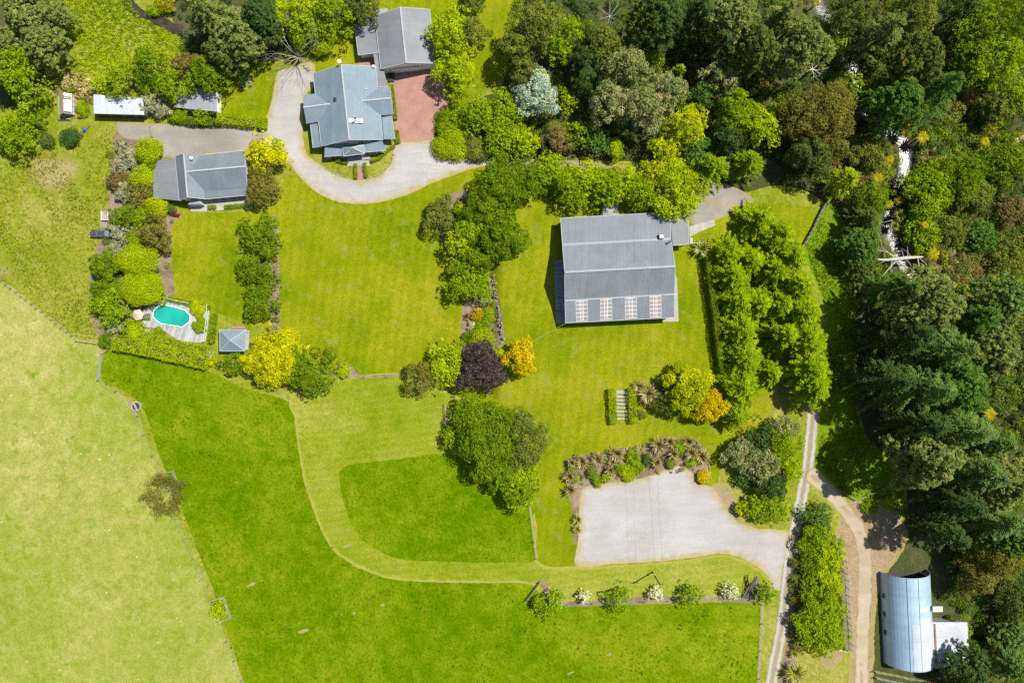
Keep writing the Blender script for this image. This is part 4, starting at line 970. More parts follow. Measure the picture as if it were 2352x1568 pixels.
    hedge([(1405,896),(1409.5,971)],17,1.35,'lime',"clipped hedge on the left of the garden steps",'pair of hedges at the garden steps')
    hedge([(1452,894),(1454.5,969)],17,1.35,'lime',"clipped hedge on the right of the garden steps",'pair of hedges at the garden steps')
    hedge([(1628,590),(1635,650),(1645,720),(1652,790),(1662,855)],13,2.6,'mid',"tall narrow hedge under the left larch row")
    hedge([(899,195),(904,235),(908,272)],7,.9,'lime2',"low hedge along the right wall of the main house, upper piece",size=.16)
    hedge([(910,300),(914,326)],9,.9,'lime2',"low hedge along the right wall of the main house, lower piece",size=.16)
    hedge([(815.5,377),(816.5,408)],6,.8,'lime2',"low hedge on the left of the front path",'hedges of the front path',size=.16)
    hedge([(837,375),(840,406)],6,.8,'lime2',"low hedge on the right of the front path",'hedges of the front path',size=.16)
    hedge([(762,360),(775,370),(797,375)],5,.6,'mid',"curved low hedge left of the front steps",size=.16)
    hedge([(852,370),(872,362),(892,342),(905,335)],6,.7,'lime2',"curved low hedge right of the front steps",size=.16)
    hedge([(490,722),(483,785)],11,1.3,'lime2',"clipped hedge right of the pool fence")
    hedge([(386,685),(430,697),(478,706)],10,.9,'lime2',"low hedge along the upper pool fence")
    hedge([(478,476),(493,475)],9,.7,'lime2',"small clipped hedge left of the cottage steps",size=.16); hedge([(516,475),(560,471)],8,.7,'lime2',"clipped hedge right of the cottage steps",size=.16)
    # ferns and cabbage trees
    fr = [(2106,87,17),(2086,300,18),(2120,315,18),(2276,292,16),(2262,325,14),(2043,365,13),(2154,377,16),(2166,393,13),(2016,409,16),(2156,400,13),(2041,469,13),(2064,459,12),(2124,517,11),(2144,584,19),(2264,544,15),(2286,647,19),(2274,951,20),(2249,1151,15),(2079,142,11),(1876,6,11),(2113,250,10),(2271,717,11)]
    wh = ["highest on the creek side","left of the pair by the glinting water","right of the pair by the glinting water","upper one on the far right slope","lower one on the far right slope","on the left bank above the wide water","right of the wide water, upper of three","right of the wide water, middle of three","left of the wide water on the scrub","right of the wide water, lower of three","left one over the narrowing creek","right one over the narrowing creek","small one inside the bright green bush","large golden one by the fallen grey tree","small one on the brown slope","drooping one below the brown slope","between the tall pines and the right edge","among the pines near the lower right edge","tiny one among the pine twigs","at the top edge by the creek","half hidden under the dense pine","small one at the upper edge of the dark pines"]
    for (a,b,r),s_ in zip(fr,wh): tree_fern(a,b,r*1.08,3.2,"golden tree fern, "+s_)
    flax(2061,497,15,3.0,"round cabbage tree over the creek, upper one",'flaxg',name='cabbage_tree',n=90,group='cabbage trees'); flax(2049,521,13,2.8,"round cabbage tree over the creek, lower one",'flaxg',name='cabbage_tree',n=90,group='cabbage trees')
plants()

# fallen grey tree by the creek
def fallen():
    x, y, g = G(2060, 592, 2.0); t = empty('fallen_tree', (x, y, g), "fallen bleached tree lying over the bush beside the creek", 'fallen tree')
    mb = MB(); z = g + 4.0
    A = [V(2010, 596, z), V(2035, 597, z), V(2060, 595, z + .2), V(2085, 592, z + .3), V(2120, 590, z + .2)]
    mb.tube(A, [.20, .30, .42, .40, .18], 8); mb.build('trunk', BARKW, t)
    br = MB(); rng = random.Random(4)
    for (a, b, c, d, r) in [(2060,597,2022,640,.14),(2050,596,2046,628,.10),(2058,600,2072,632,.12),(2062,600,2110,632,.16),(2110,632,2124,655,.09),(2110,632,2104,648,.06),(2108,594,2118,650,.12),(2112,593,2136,624,.08),(2055,592,2026,568,.10),(2026,568,2018,535,.07),(2049,576,2049,505,.09),(2049,505,2022,512,.05),(2060,590,2008,572,.08),(2075,590,2070,572,.07),(2085,588,2084,565,.07),(2078,592,2098,618,.08),(2035,598,2008,608,.07),(2118,652,2127,664,.04),(2030,576,2035,594,.06),(2095,590,2072,570,.05)]:
        p = V(a, b, z); q = V(c, d, z + rng.uniform(-.8, .8)); m = (p + q) / 2 + Vector((rng.uniform(-.3, .3), rng.uniform(-.3, .3), .2))
        br.tube([p, m, q], [r, r * .75, r * .35], 5)
    br.build('branches', BARKW, t)
fallen()

# ---------------------------------------------------------------- undergrowth nobody could count
def mass(name, poly, n, rr, hh, cols, size=0.3, seed=1, dens=1.0, split=None, avoid=None):
    rng = np.random.default_rng(seed); pl = [((a - CX) * K, (CY - b) * K) for a, b in poly]
    xs = np.array([p[0] for p in pl]); ys = np.array([p[1] for p in pl])
    X = rng.uniform(xs.min(), xs.max(), n * 3); Y = rng.uniform(ys.min(), ys.max(), n * 3); k = in_poly(X, Y, pl)
    if avoid is not None: k &= seg_dist(X, Y, avoid[0]) > avoid[1]
    X, Y = X[k][:n], Y[k][:n]; g = gh(X, Y); r = rng.uniform(rr[0], rr[1], len(X)); h = rng.uniform(hh[0], hh[1], len(X))
    tone = 0.5 + 0.5 * np.sin(X * .11 + seed) * np.sin(Y * .13 + 2 * seed) + rng.normal(size=len(X)) * .25
    cuts = np.clip((tone * len(cols)).astype(int), 0, len(cols) - 1)
    for j, cl in enumerate(cols):
        s = cuts == j
        if not s.any(): continue
        cen = np.stack([X[s], Y[s], g[s] + h[s] * .45], 1)
        q, c = blob_leaves(cen, r[s], rng, size, dens, .5 + rng.normal(size=s.sum()) * .2, squash=1.0, zmin=-.1, jitter=.18)
        zz = q[:, 2]; base = np.repeat(np.repeat(g[s], 1), 1)
        o = leaf_mesh(name, q, c, LEAF[cl], None); tag(o, kind='stuff')
FR = [(1880,-60),(2480,-60),(2480,1640),(2120,1640),(2160,1400),(2170,1250),(2100,1050),(2000,900),(1990,640),(1950,520),(1900,430),(1810,380),(1560,330),(1450,200),(1450,-60)]
mass('undergrowth', FR, 3300, (.5, 1.6), (.4, 2.4), ['deep', 'mid', 'olive2', 'lime2', 'olive', 'brown'], .27, 3, .9, avoid=(_cr, 2.4))
mass('scrub', [(2090,350),(2350,300),(2420,640),(2420,760),(2200,760),(2160,640),(2100,560)], 1300, (.4, 1.1), (.3, 1.4), ['deep', 'olive', 'brown', 'straw', 'lime2'], .22, 5, .9, avoid=(_cr, 2.2))
mass('scrub', [(1960,330),(2060,340),(2060,430),(2030,480),(1975,440)], 170, (.4, 1.0), (.3, 1.2), ['olive', 'brown', 'straw'], .22, 6, .9, avoid=(_cr, 2.2))
mass('undergrowth', [(2060,1180),(2140,1190),(2200,1260),(2230,1400),(2232,1530),(2180,1545),(2160,1600),(2500,1640),(2450,1200)], 230, (.4, 1.2), (.3, 1.5), ['deep', 'mid', 'olive2', 'brown'], .26, 17, .8)
mass('undergrowth', [(1180,0),(1460,0),(1460,330),(1180,330)], 260, (.5, 1.4), (.4, 2.0), ['dark', 'deep', 'mid'], .28, 7, .8)
mass('weeds', [(115,-60),(270,-60),(320,40),(420,90),(440,130),(330,150),(230,180),(150,190),(115,150),(125,80)], 2200, (.2, .55), (.0, .16), ['lime2', 'lime'], .22, 8, .6)
mass('dry_brush', [(95,165),(170,160),(215,190),(215,235),(165,215),(130,215),(90,225)], 90, (.4, .9), (.3, .9), ['straw', 'brown', 'lime2'], .26, 9, .8)
mass('undergrowth', [(400,-40),(640,-40),(640,130),(510,210),(430,200)], 160, (.5, 1.2), (.3, 1.4), ['dark', 'deep'], .28, 10, .8)
mass('ground_cover', [(1815,1230),(1850,1200),(1845,1330),(1835,1480),(1815,1470),(1812,1330)], 70, (.3, .7), (.2, .8), ['bronze', 'mid', 'brown'], .2, 11, .9)
mass('ground_cover', [(1010,470),(1090,450),(1130,560),(1150,760),(1140,790),(1070,790),(1065,700),(1040,600)], 150, (.3, .8), (.2, .9), ['mid', 'lime2', 'olive'], .2, 12, .9)
mass('ground_cover', [(1300,1050),(1500,1015),(1600,1010),(1625,1060),(1590,1085),(1500,1085),(1340,1110),(1300,1110)], 130, (.25, .6), (.1, .6), ['olive', 'bronze', 'lime2'], .18, 13, .9)
mass('ground_cover', [(252,310),(352,340),(352,470),(400,500),(385,640),(380,700),(300,760),(240,790),(212,700),(215,600),(245,530)], 220, (.35, .9), (.2, 1.2), ['mid', 'olive', 'lime2'], .22, 14, .9)
def tufts(name, poly, n, size, cols, seed):
    """grass tussocks: short upright blades"""
    rng = np.random.default_rng(seed); pl = [((a - CX) * K, (CY - b) * K) for a, b in poly]
    xs = np.array([p[0] for p in pl]); ys = np.array([p[1] for p in pl])
    X = rng.uniform(xs.min(), xs.max(), n); Y = rng.uniform(ys.min(), ys.max(), n); k = in_poly(X, Y, pl)
    dn = np.sin(X * .31 + 1) * np.sin(Y * .27) + .6 * np.sin(X * .9 + Y * .5) + rng.normal(size=n) * .8; k &= dn > 0.1; X, Y = X[k], Y[k]
    m = len(X); p = np.stack([X, Y, gh(X, Y) + .10], 1)
    nor = unit(rng.normal(size=(m, 3)) * .38 + np.array([.25, .14, .85])); s = size * rng.uniform(.5, 1.3, m)
    q = leaf_quads(p, nor, s * .6, s * .45, rng); c = .5 + .2 * np.sin(X * .2) * np.sin(Y * .23) + rng.normal(size=m) * .17
    for j, cl in enumerate(cols):
        s_ = (np.arange(m) % len(cols)) == j
        tag(leaf_mesh(name, q.reshape(-1, 4, 3)[s_].reshape(-1, 3), c[s_], LEAF[cl], None), kind='stuff')
LEAF['gr1'] = mat_leaf('grass_blade_green', (0.130, 0.185, 0.001), lum=1.0); LEAF['gr2'] = mat_leaf('grass_blade_pale', (0.245, 0.255, 0.03), lum=1.0)
tufts('long_grass', [(243,806),(330,830),(470,860),(560,895),(668,925),(690,1060),(740,1225),(800,1295),(905,1334),(1210,1342),(1260,1392),(1748,1392),(1745,1600),(560,1600),(487,1345),(407,1180),(340,965),(300,903),(233,872)], 11000, .46, ['gr1'], 21)
tufts('long_grass', [(800,1068),(930,1052),(1005,1043),(1080,1060),(1216,1150),(1228,1284),(990,1288),(885,1272),(815,1218),(782,1120)], 900, .42, ['gr1'], 22)
tufts('rough_grass', [(-20,330),(60,350),(200,330),(260,290),(280,330),(245,420),(245,520),(210,590),(200,700),(235,785),(180,775),(60,680),(-20,630)], 14000, .34, ['gr2', 'gr2', 'gr2', 'gr1'], 23)
tufts('lush_grass', [(1890,470),(1935,500),(1962,640),(1975,980),(2050,1080),(2045,1145),(1940,1140),(1880,1060),(1890,930),(1895,700),(1850,560)], 26000, .34, ['gr1'], 24)

# ---------------------------------------------------------------- buildings
def Gc(pts):  # average plan point
    return sum((p for p in pts), Vector((0, 0, 0))) / len(pts)
def inset(poly, d):
    """shrink a plan polygon (list of Vectors) by d"""
    n = len(poly); a = sum(poly[i].x * poly[(i + 1) % n].y - poly[(i + 1) % n].x * poly[i].y for i in range(n)); sg = 1 if a > 0 else -1; out = []
    for i in range(n):
        p0, p1, p2 = poly[i - 1], poly[i], poly[(i + 1) % n]
        d1 = Vector((p1.x - p0.x, p1.y - p0.y)).normalized(); d2 = Vector((p2.x - p1.x, p2.y - p1.y)).normalized()
        n1 = Vector((-d1.y, d1.x)) * sg; n2 = Vector((-d2.y, d2.x)) * sg; m = n1 + n2; k = d / max(.3, (1 + n1.dot(n2)))
        out.append(Vector((p1.x + m.x * k, p1.y + m.y * k, p1.z)))
    return out
def wall_with_openings(t, wmb, poly, z0, z1, win=None, wmat=None, skip=()):
    """wall prism plus framed windows on its sides; win = spacing"""
    wmb.prism([(p.x, p.y) for p in poly], z0, z1)
    if not win: return
    n = len(poly)
    a = sum(poly[i].x * poly[(i + 1) % n].y - poly[(i + 1) % n].x * poly[i].y for i in range(n)); sg = 1 if a > 0 else -1
    for i in range(n):
        if i in skip: continue
        p, q = poly[i], poly[(i + 1) % n]; L = math.hypot(q.x - p.x, q.y - p.y); m = int(L / win)
        d = Vector((q.x - p.x, q.y - p.y, 0)).normalized(); nn = Vector((d.y, -d.x, 0)) * sg; rz = math.atan2(d.y, d.x)
        for k in range(m):
            c = Vector((p.x, p.y, 0)) + d * (L * (k + .5) / m) + nn * .03; c.z = z0 + 1.5
            fr = MB(); 
            for (ox, oz, sx_, sz_) in ((0, .62, 1.5, .1), (0, -.62, 1.5, .1), (-.7, 0, .1, 1.14), (.7, 0, .1, 1.14), (0, 0, .06, 1.14)):
                fr.box((c.x + d.x * ox, c.y + d.y * ox, c.z + oz), (sx_, .09, sz_), rz)
            f = fr.build('window', WHITE, t)
            g = MB().box((c.x - nn.x * .012, c.y - nn.y * .012, c.z), (1.32, .05, 1.14), rz); g.build('pane', GLASS, f)
def gable(roof, eaves, ridge, he, hr, cap=None, t=.14, base=0.0):
    """eaves px: [a0,a1,b1,b0] a-side then b-side; ridge px [r0,r1]. a0-r0-b0 is one gable end. returns world points"""
    a0, a1, b1, b0 = [V(p[0], p[1], he + base) for p in eaves]; r0, r1 = [V(p[0], p[1], hr + base) for p in ridge]
    m0 = (a0 + b0) / 2; m1 = (a1 + b1) / 2
    # seat the ridge over the middle of the span, keeping its end positions along the roof
    ax = (m1 - m0).normalized(); r0n = m0 + ax * (r0 - m0).dot(ax); r1n = m0 + ax * (r1 - m0).dot(ax); r0n.z = r1n.z = hr + base
    roof.slab([a0, a1, r1n, r0n], t); roof.slab([b0, b1, r1n, r0n], t)
    if cap is not None: cap.bar(r0n + Vector((0, 0, .03)), r1n + Vector((0, 0, .03)),   .30, .08)
    return a0, a1, b1, b0, r0n, r1n
def gable_walls(t, wmb, g, over=.45, z0=0.0, win=None, skip=()):
    a0, a1, b1, b0, r0, r1 = g; q = inset([a0, a1, b1, b0], over); zt = a0.z
    slope = (r0.z - a0.z) / max(.5, (Vector((a0.x - b0.x, a0.y - b0.y)).length / 2)); zt = a0.z + over * slope - .16
    wall_with_openings(t, wmb, q, z0, zt, win, skip=skip)
    for (i, j, r) in ((0, 3, r0), (1, 2, r1)):
        p, s = q[i], q[j]; m = (p + s) / 2; o = ((q[1] - q[0]) if i == 0 else (q[0] - q[1])).normalized() * .12
        top = r.z - .22
        vs = [(p.x, p.y, zt), (s.x, s.y, zt), (m.x, m.y, top), (p.x + o.x, p.y + o.y, zt), (s.x + o.x, s.y + o.y, zt), (m.x + o.x, m.y + o.y, top)]
        wmb.add(vs, [(0, 1, 2), (5, 4, 3), (0, 3, 4, 1), (1, 4, 5, 2), (2, 5, 3, 0)])
def gutters(gm, segs, w=.12):
    for a, b in segs: gm.bar(a + Vector((0, 0, -.03)), b + Vector((0, 0, -.03)), w, .12)

ROOF_A = mat_roof('roof_blue_grey', (0.165, 0.215, 0.252), 0.0)            # ribs run across
ROOF_B = mat_roof('roof_grey', (0.165, 0.176, 0.188), math.pi / 2)
ROOF_C = mat_roof('roof_barn_grey', (0.168, 0.192, 0.212), 0.06, lines=.07)
ROOF_A2 = mat_roof('roof_cottage', (0.150, 0.182, 0.205), 0.06)
ROOF_W = mat_roof('roof_white', (0.440, 0.480, 0.520), 0.0, lines=.05)
ROOF_G = mat_roof('roof_pale_grey', (0.264, 0.276, 0.288), 0.0, lines=.12)
DECK = mat_planks('deck_boards', (0.34, 0.34, 0.33), 0.3, .3)
DECKG = mat_planks('grey_deck_boards', (0.26, 0.26, 0.27), 1.57, .3)
BOARD = mat_planks('wall_boards_blue', (0.20, 0.24, 0.27), 0, .2, .08)

def main_house():
    g0 = V(795, 250, 0); t = empty('house', g0, "large house with blue-grey gabled roof and side wings between drive and brick paving", 'house')
    rm, cp, wl, gt, fl = MB(), MB(), MB(), MB(), MB()
    he, hr = 2.9, 5.7
    G0 = gable(rm, [(719,169),(738,336),(880,321),(863,152)], [(784,149),(804,321)], he, hr, cp)
    GW = gable(rm, [(697,218.5),(775,209),(781,273),(704,284)], [(697,248),(775,238)], he, 4.15, cp)
    GE = gable(rm, [(895.5,199),(838,204),(846,268),(903,262.5)], [(898,225),(830,233)], he, 4.3, cp)
    gable_walls(t, wl, G0, win=3.2); gable_walls(t, wl, GW, win=2.6, skip=(1,)); gable_walls(t, wl, GE, win=2.6, skip=(1,))
    zm = lambda x_, y_: None
    rm.build('roof', ROOF_A, t)
    c = cp.build('ridge_capping', GUTTER, t)
    gutters(gt, [(G0[0], G0[1]), (G0[3], G0[2]), (GW[0], GW[3]), (GE[0], GE[3])]); 
    gutters(gt, [(G0[0], G0[4]), (G0[4], G0[3]), (G0[1], G0[5]), (G0[5], G0[2])], .1)
    gt.build('gutter', GUTTER, t)
    wl.build('wall', PALEBLUE, t)
    # verandahs: roof sheet, posts, floor
    def ver(name, pts, hin, hout, posts):
        m = MB(); P3 = [V(p[0], p[1], hin if k < 2 else hout) for k, p in enumerate(pts)]; m.slab(P3, .1); v = m.build(name, ROOF_A, t)
        e = MB(); e.bar(P3[2], P3[3], .12, .14); e.build('edge_gutter', GUTTER, v)
        for k in range(posts):
            q = P3[2].lerp(P3[3], (k + .5) / posts) ; q = q.lerp((P3[0] + P3[1]) / 2, .08)
            pm = MB().box((q.x, q.y, hout / 2 - .02), (.11, .11, hout - .08)); pm.build('post', WHITE, v)
    ver('verandah_roof', [(729,284),(737,338),(719,340),(713,286)], 2.55, 2.3, 4)
    ver('verandah_roof', [(877,270),(882,320),(907,320),(900,266)], 2.55, 2.3, 4)
    ver('verandah_roof', [(746,336),(790,331),(788,357),(745,360)], 2.6, 2.2, 3)
    ver('verandah_roof', [(834,327),(878,324),(887,346),(838,350)], 2.6, 2.2, 3)
    pk = V(810, 332, 4.0); pr = [V(787, 339, 2.7), V(835.5, 333, 2.7), V(838, 353, 2.7), V(789, 359, 2.7)]
    m = MB(); ctr = (pr[0] + pr[1] + pr[2] + pr[3]) / 4; apex = Vector((ctr.x, ctr.y + .3, 4.0))
    for k in range(4): m.slab([pr[k], pr[(k + 1) % 4], apex], .1)
    po = m.build('porch_roof', ROOF_A, t)
    e = MB(); 
    for k in range(4): e.bar(pr[k], pr[(k + 1) % 4], .12, .12); e.bar(pr[k] + Vector((0, 0, .03)), apex + Vector((0, 0, .03)), .16, .06)
    e.build('ridge_capping', GUTTER, po)
    for px_ in (801, 806, 828, 833):
        q = V(px_, 352, 2.5); pm = MB().box((q.x, q.y, 1.25), (.12, .12, 2.5)); pm.build('porch_post', WHITE, t)
    fl.prism([V(*p, 0.3) for p in [(746,338),(886,327),(890,350),(850,357),(850,366),(798,371),(797,361),(744,366)]], .0, .32); fl.build('porch_floor', DECKG, t)
    st = MB()
    for k in range(3): q = V(823, 371 + k * 4, .2); st.box((q.x, q.y, .11 - k * .05 + .06), (5.0 + k * .2, .42, .22 - k * .07))
    st.build('porch_step', CONCRETE, t)
    # roof fittings
    fp = MB(); a, b, c_, d = [V(p[0], p[1], z) for p, z in (((801,272.5), 5.62), ((833.5,273.5), 4.86), ((834,283), 4.86), ((801.5,281.5), 5.62))]
    up = Vector((0, 0, .10)); fp.slab([a + up, b + up, c_ + up, d + up], .03); fp.build('flue_flashing', WHITE, t)
    fb = V(819, 277.5, 5.2); f_ = MB(); f_.tube([fb, fb + Vector((0, 0, 1.5))], .14, 10); ff = f_.build('flue', STEEL, t)
    MB().tube([fb + Vector((0, 0, 1.5)), fb + Vector((0, 0, 1.75))], .22, 10).build('flue_cowl', DARKMET, ff)
    s = V(770, 229, 4.75); MB().box(s, (.75, .95, .28)).build('skylight', DARKMET, t); MB().box(s + Vector((0, 0, .16)), (.4, .45, .1)).build('skylight_dome', GLASS, t)
    dz = V(784, 149, 5.8); dm = MB(); dm.tube([dz, dz + Vector((-.15, .3, .7))], .03, 6); dm.build('dish_arm', STEEL, t)
    ds = MB(); c0 = dz + Vector((-.25, .45, .8)); nrm = Vector((.35, .25, .9)).normalized(); u = nrm.cross(Vector((0, 1, 0))).normalized(); v = nrm.cross(u)
    vs = [c0 - nrm * .12] + [c0 + (u * math.cos(k * math.tau / 16) + v * math.sin(k * math.tau / 16)) * .42 for k in range(16)]
    ds.add(vs, [(0, 1 + k, 1 + (k + 1) % 16) for k in range(16)]); ds.build('satellite_dish', WHITE, t)
    q = V(858, 153, 3.4); MB().box(q, (.6, .5, .5)).build('roof_vent', WHITE, t)
    q = V(841, 205, 4.0); MB().tube([q, q + Vector((0, 0, .35))], .1, 8).build('vent_pipe', WHITE, t)
    q = V(742, 240, 3.9); MB().tube([q, q + Vector((0, 0, .6))], .06, 8).build('vent_pipe', DARKMET, t)
main_house()

def garage():
    t = empty('garage', V(920, 90, 0), "double garage with a grey gabled roof and white door facing the brick paving", 'garage')
    rm, cp, wl, gt = MB(), MB(), MB(), MB()
    G1 = gable(rm, [(860.5,37),(874.5,159),(999,146),(987,22)], [(920,17),(934,144)], 3.1, 5.6, cp)
    gable_walls(t, wl, G1, over=.14, win=4.5, skip=(1,))
    rm.build('roof', ROOF_A_G, t); cp.build('ridge_capping', GUTTER, t)
    lt = MB(); L0, L1, L2, L3 = [V(p[0], p[1], z) for p, z in (((813,47.5),2.45),((860,38.5),2.8),((869,121),2.8),((823,127),2.45))]
    lt.slab([L0, L1, L2, L3], .12)
    K0, K1, K2, K3 = [V(p[0], p[1], 2.6) for p in ((857,121),(871,119),(891,199),(869,200))]; lt.slab([K0, K1, K2, K3], .12)
    lt.build('lean_to_roof', ROOF_A_G, t)
    q = inset([L0, L1, L2, L3], .3); wl.prism([(p.x, p.y) for p in q], 0, 2.4); wl.build('wall', CREAM, t)
    gutters(gt, [(G1[0], G1[1]), (G1[3], G1[2]), (G1[1], G1[5]), (G1[5], G1[2]), (G1[0], G1[4]), (G1[4], G1[3]), (L0, L3), (L3, L2), (K2, K3)]); gt.build('gutter', GUTTER, t)
    # door on the wall facing the paving
    a, b = G1[1], G1[2]; d = (b - a).normalized(); n = Vector((d.y, -d.x, 0)); w_ = (b - a).length; q0 = a - n * .14
    c = q0 + d * w_ * .46 + n * .06; rz = math.atan2(d.y, d.x)
    dm = MB(); dm.box((c.x, c.y, 1.15), (5.6, .08, 2.3), rz); dr = dm.build('garage_door', WHITE, t)
    l = MB()
    for k in range(4): l.box((c.x + n.x * .05, c.y + n.y * .05, .45 + k * .52), (5.5, .03, .03), rz)
    l.build('panel_groove', GUTTER, dr)
    h = MB(); h.box((c.x + n.x * .04, c.y + n.y * .04, 2.42), (6.0, .14, .2), rz); h.build('door_header', TIMBER, t)
    for k in (-1, 1):
        q = c + d * 3.6 * k; MB().box((q.x + n.x * .08, q.y + n.y * .08, 2.1), (.2, .22, .3), rz).build('wall_lamp', DARKMET, t)
    m = MB(); A = [V(p[0], p[1], 1.2) for p in ((862,27),(892,24),(892,40),(862,44))]; m.prism([(p.x, p.y) for p in A], 0, 2.2); m.build('rear_store', ROOF_G, t)
    m = MB(); A = V(894, 178, .3); 
    for k in range(4): m.box((A.x + k * .32, A.y, .25 - k * .05), (.3, 2.0, .5 - k * .1))
    m.build('side_step', DARKMET, t)
ROOF_A_G = mat_roof('roof_garage', (0.185, 0.200, 0.218), math.pi / 2 + .1)
garage()

def cottage():
    t = empty('cottage', V(470, 410, 0), "cottage with a grey cross-gabled roof beside the yellow tree", 'house')
    rm, cp, wl, gt = MB(), MB(), MB(), MB(); he = 2.7
    G1 = gable(rm, [(425,359),(560,346),(567,430),(435,441)], [(425,395),(565,381)], he, 4.7, cp) 
    G1 = gable(MB(), [(560,346),(425,359),(435,441),(567,430)], [(565,381),(425,395)], he, 4.7)
    G2 = gable(rm, [(402,360),(412,461),(471,457),(463,353)], [(421,352),(429,453)], he, 4.9, cp)
    gable_walls(t, wl, G1, win=2.8); gable_walls(t, wl, G2, win=2.8)
    rm.build('roof', ROOF_A2, t); cp.build('ridge_capping', GUTTER, t)
    lt = MB(); L = [V(p[0], p[1], z) for p, z in (((362,369),2.25),((403,362.5),2.6),((412,461),2.6),((352,455),2.25),((353,392),2.25))]; lt.slab(L, .12); lt.build('lean_to_roof', ROOF_A2B, t)
    q = inset(L, .35); wl.prism([(p.x, p.y) for p in q], 0, 2.15)
    wl.build('wall', WHITE, t)
    v = MB(); A = [V(471,438,2.62), V(565,429.5,2.62), V(572,448,2.3), V(471,457.5,2.3)]; v.slab(A, .1); vo = v.build('verandah_roof', ROOF_A2, t)
    gutters(gt, [(A[2], A[3]), (A[0], A[1]), (L[1], L[2]), (G2[1], G2[5]), (G2[5], G2[2]), (G1[0], G1[1]), (G2[0], G2[1]), (G1[0], G1[4]), (G1[4], G1[3])]); gt.build('gutter', GUTTER, t)
    for k in range(5):
        q = A[3].lerp(A[2], (k + .3) / 5) + Vector((0, .15, 0)); MB().box((q.x, q.y, 1.12), (.1, .1, 2.24)).build('post', WHITE, vo)
    b = MB(); B = [V(p[0], p[1], 2.2) for p in ((436,459),(459,458),(462,469),(433,470))]; b.prism([(p.x, p.y) for p in B], 0, 2.05); bo = b.build('bay', PALEBLUE, t)
    MB().slab([x + Vector((0, 0, .1)) for x in B], .1).build('bay_roof', ROOF_G, bo)
    f = MB(); f.prism([V(*p, 0) for p in [(471,458),(572,449),(575,470),(560,477),(515,482),(470,486),(440,486),(430,470)]], -.05, .06); f.build('terrace_paving', CONCRETE, t)
    s = V(442, 364.5, 4.0); MB().tube([s, s + Vector((0, 0, .5))], .04, 6).build('dish_arm', STEEL, t)
    ds = MB(); c0 = s + Vector((0, 0, .6)); nrm = Vector((.3, .3, .9)).normalized(); u = nrm.cross(Vector((0, 1, 0))).normalized(); w_ = nrm.cross(u)
    ds.add([c0 - nrm * .1] + [c0 + (u * math.cos(k * math.tau / 16) + w_ * math.sin(k * math.tau / 16)) * .4 for k in range(16)], [(0, 1 + k, 1 + (k + 1) % 16) for k in range(16)]); ds.build('satellite_dish', WHITE, t)
ROOF_A2B = mat_roof('roof_cottage_lean_to', (0.163, 0.176, 0.186), math.pi / 2 + .1)
cottage()

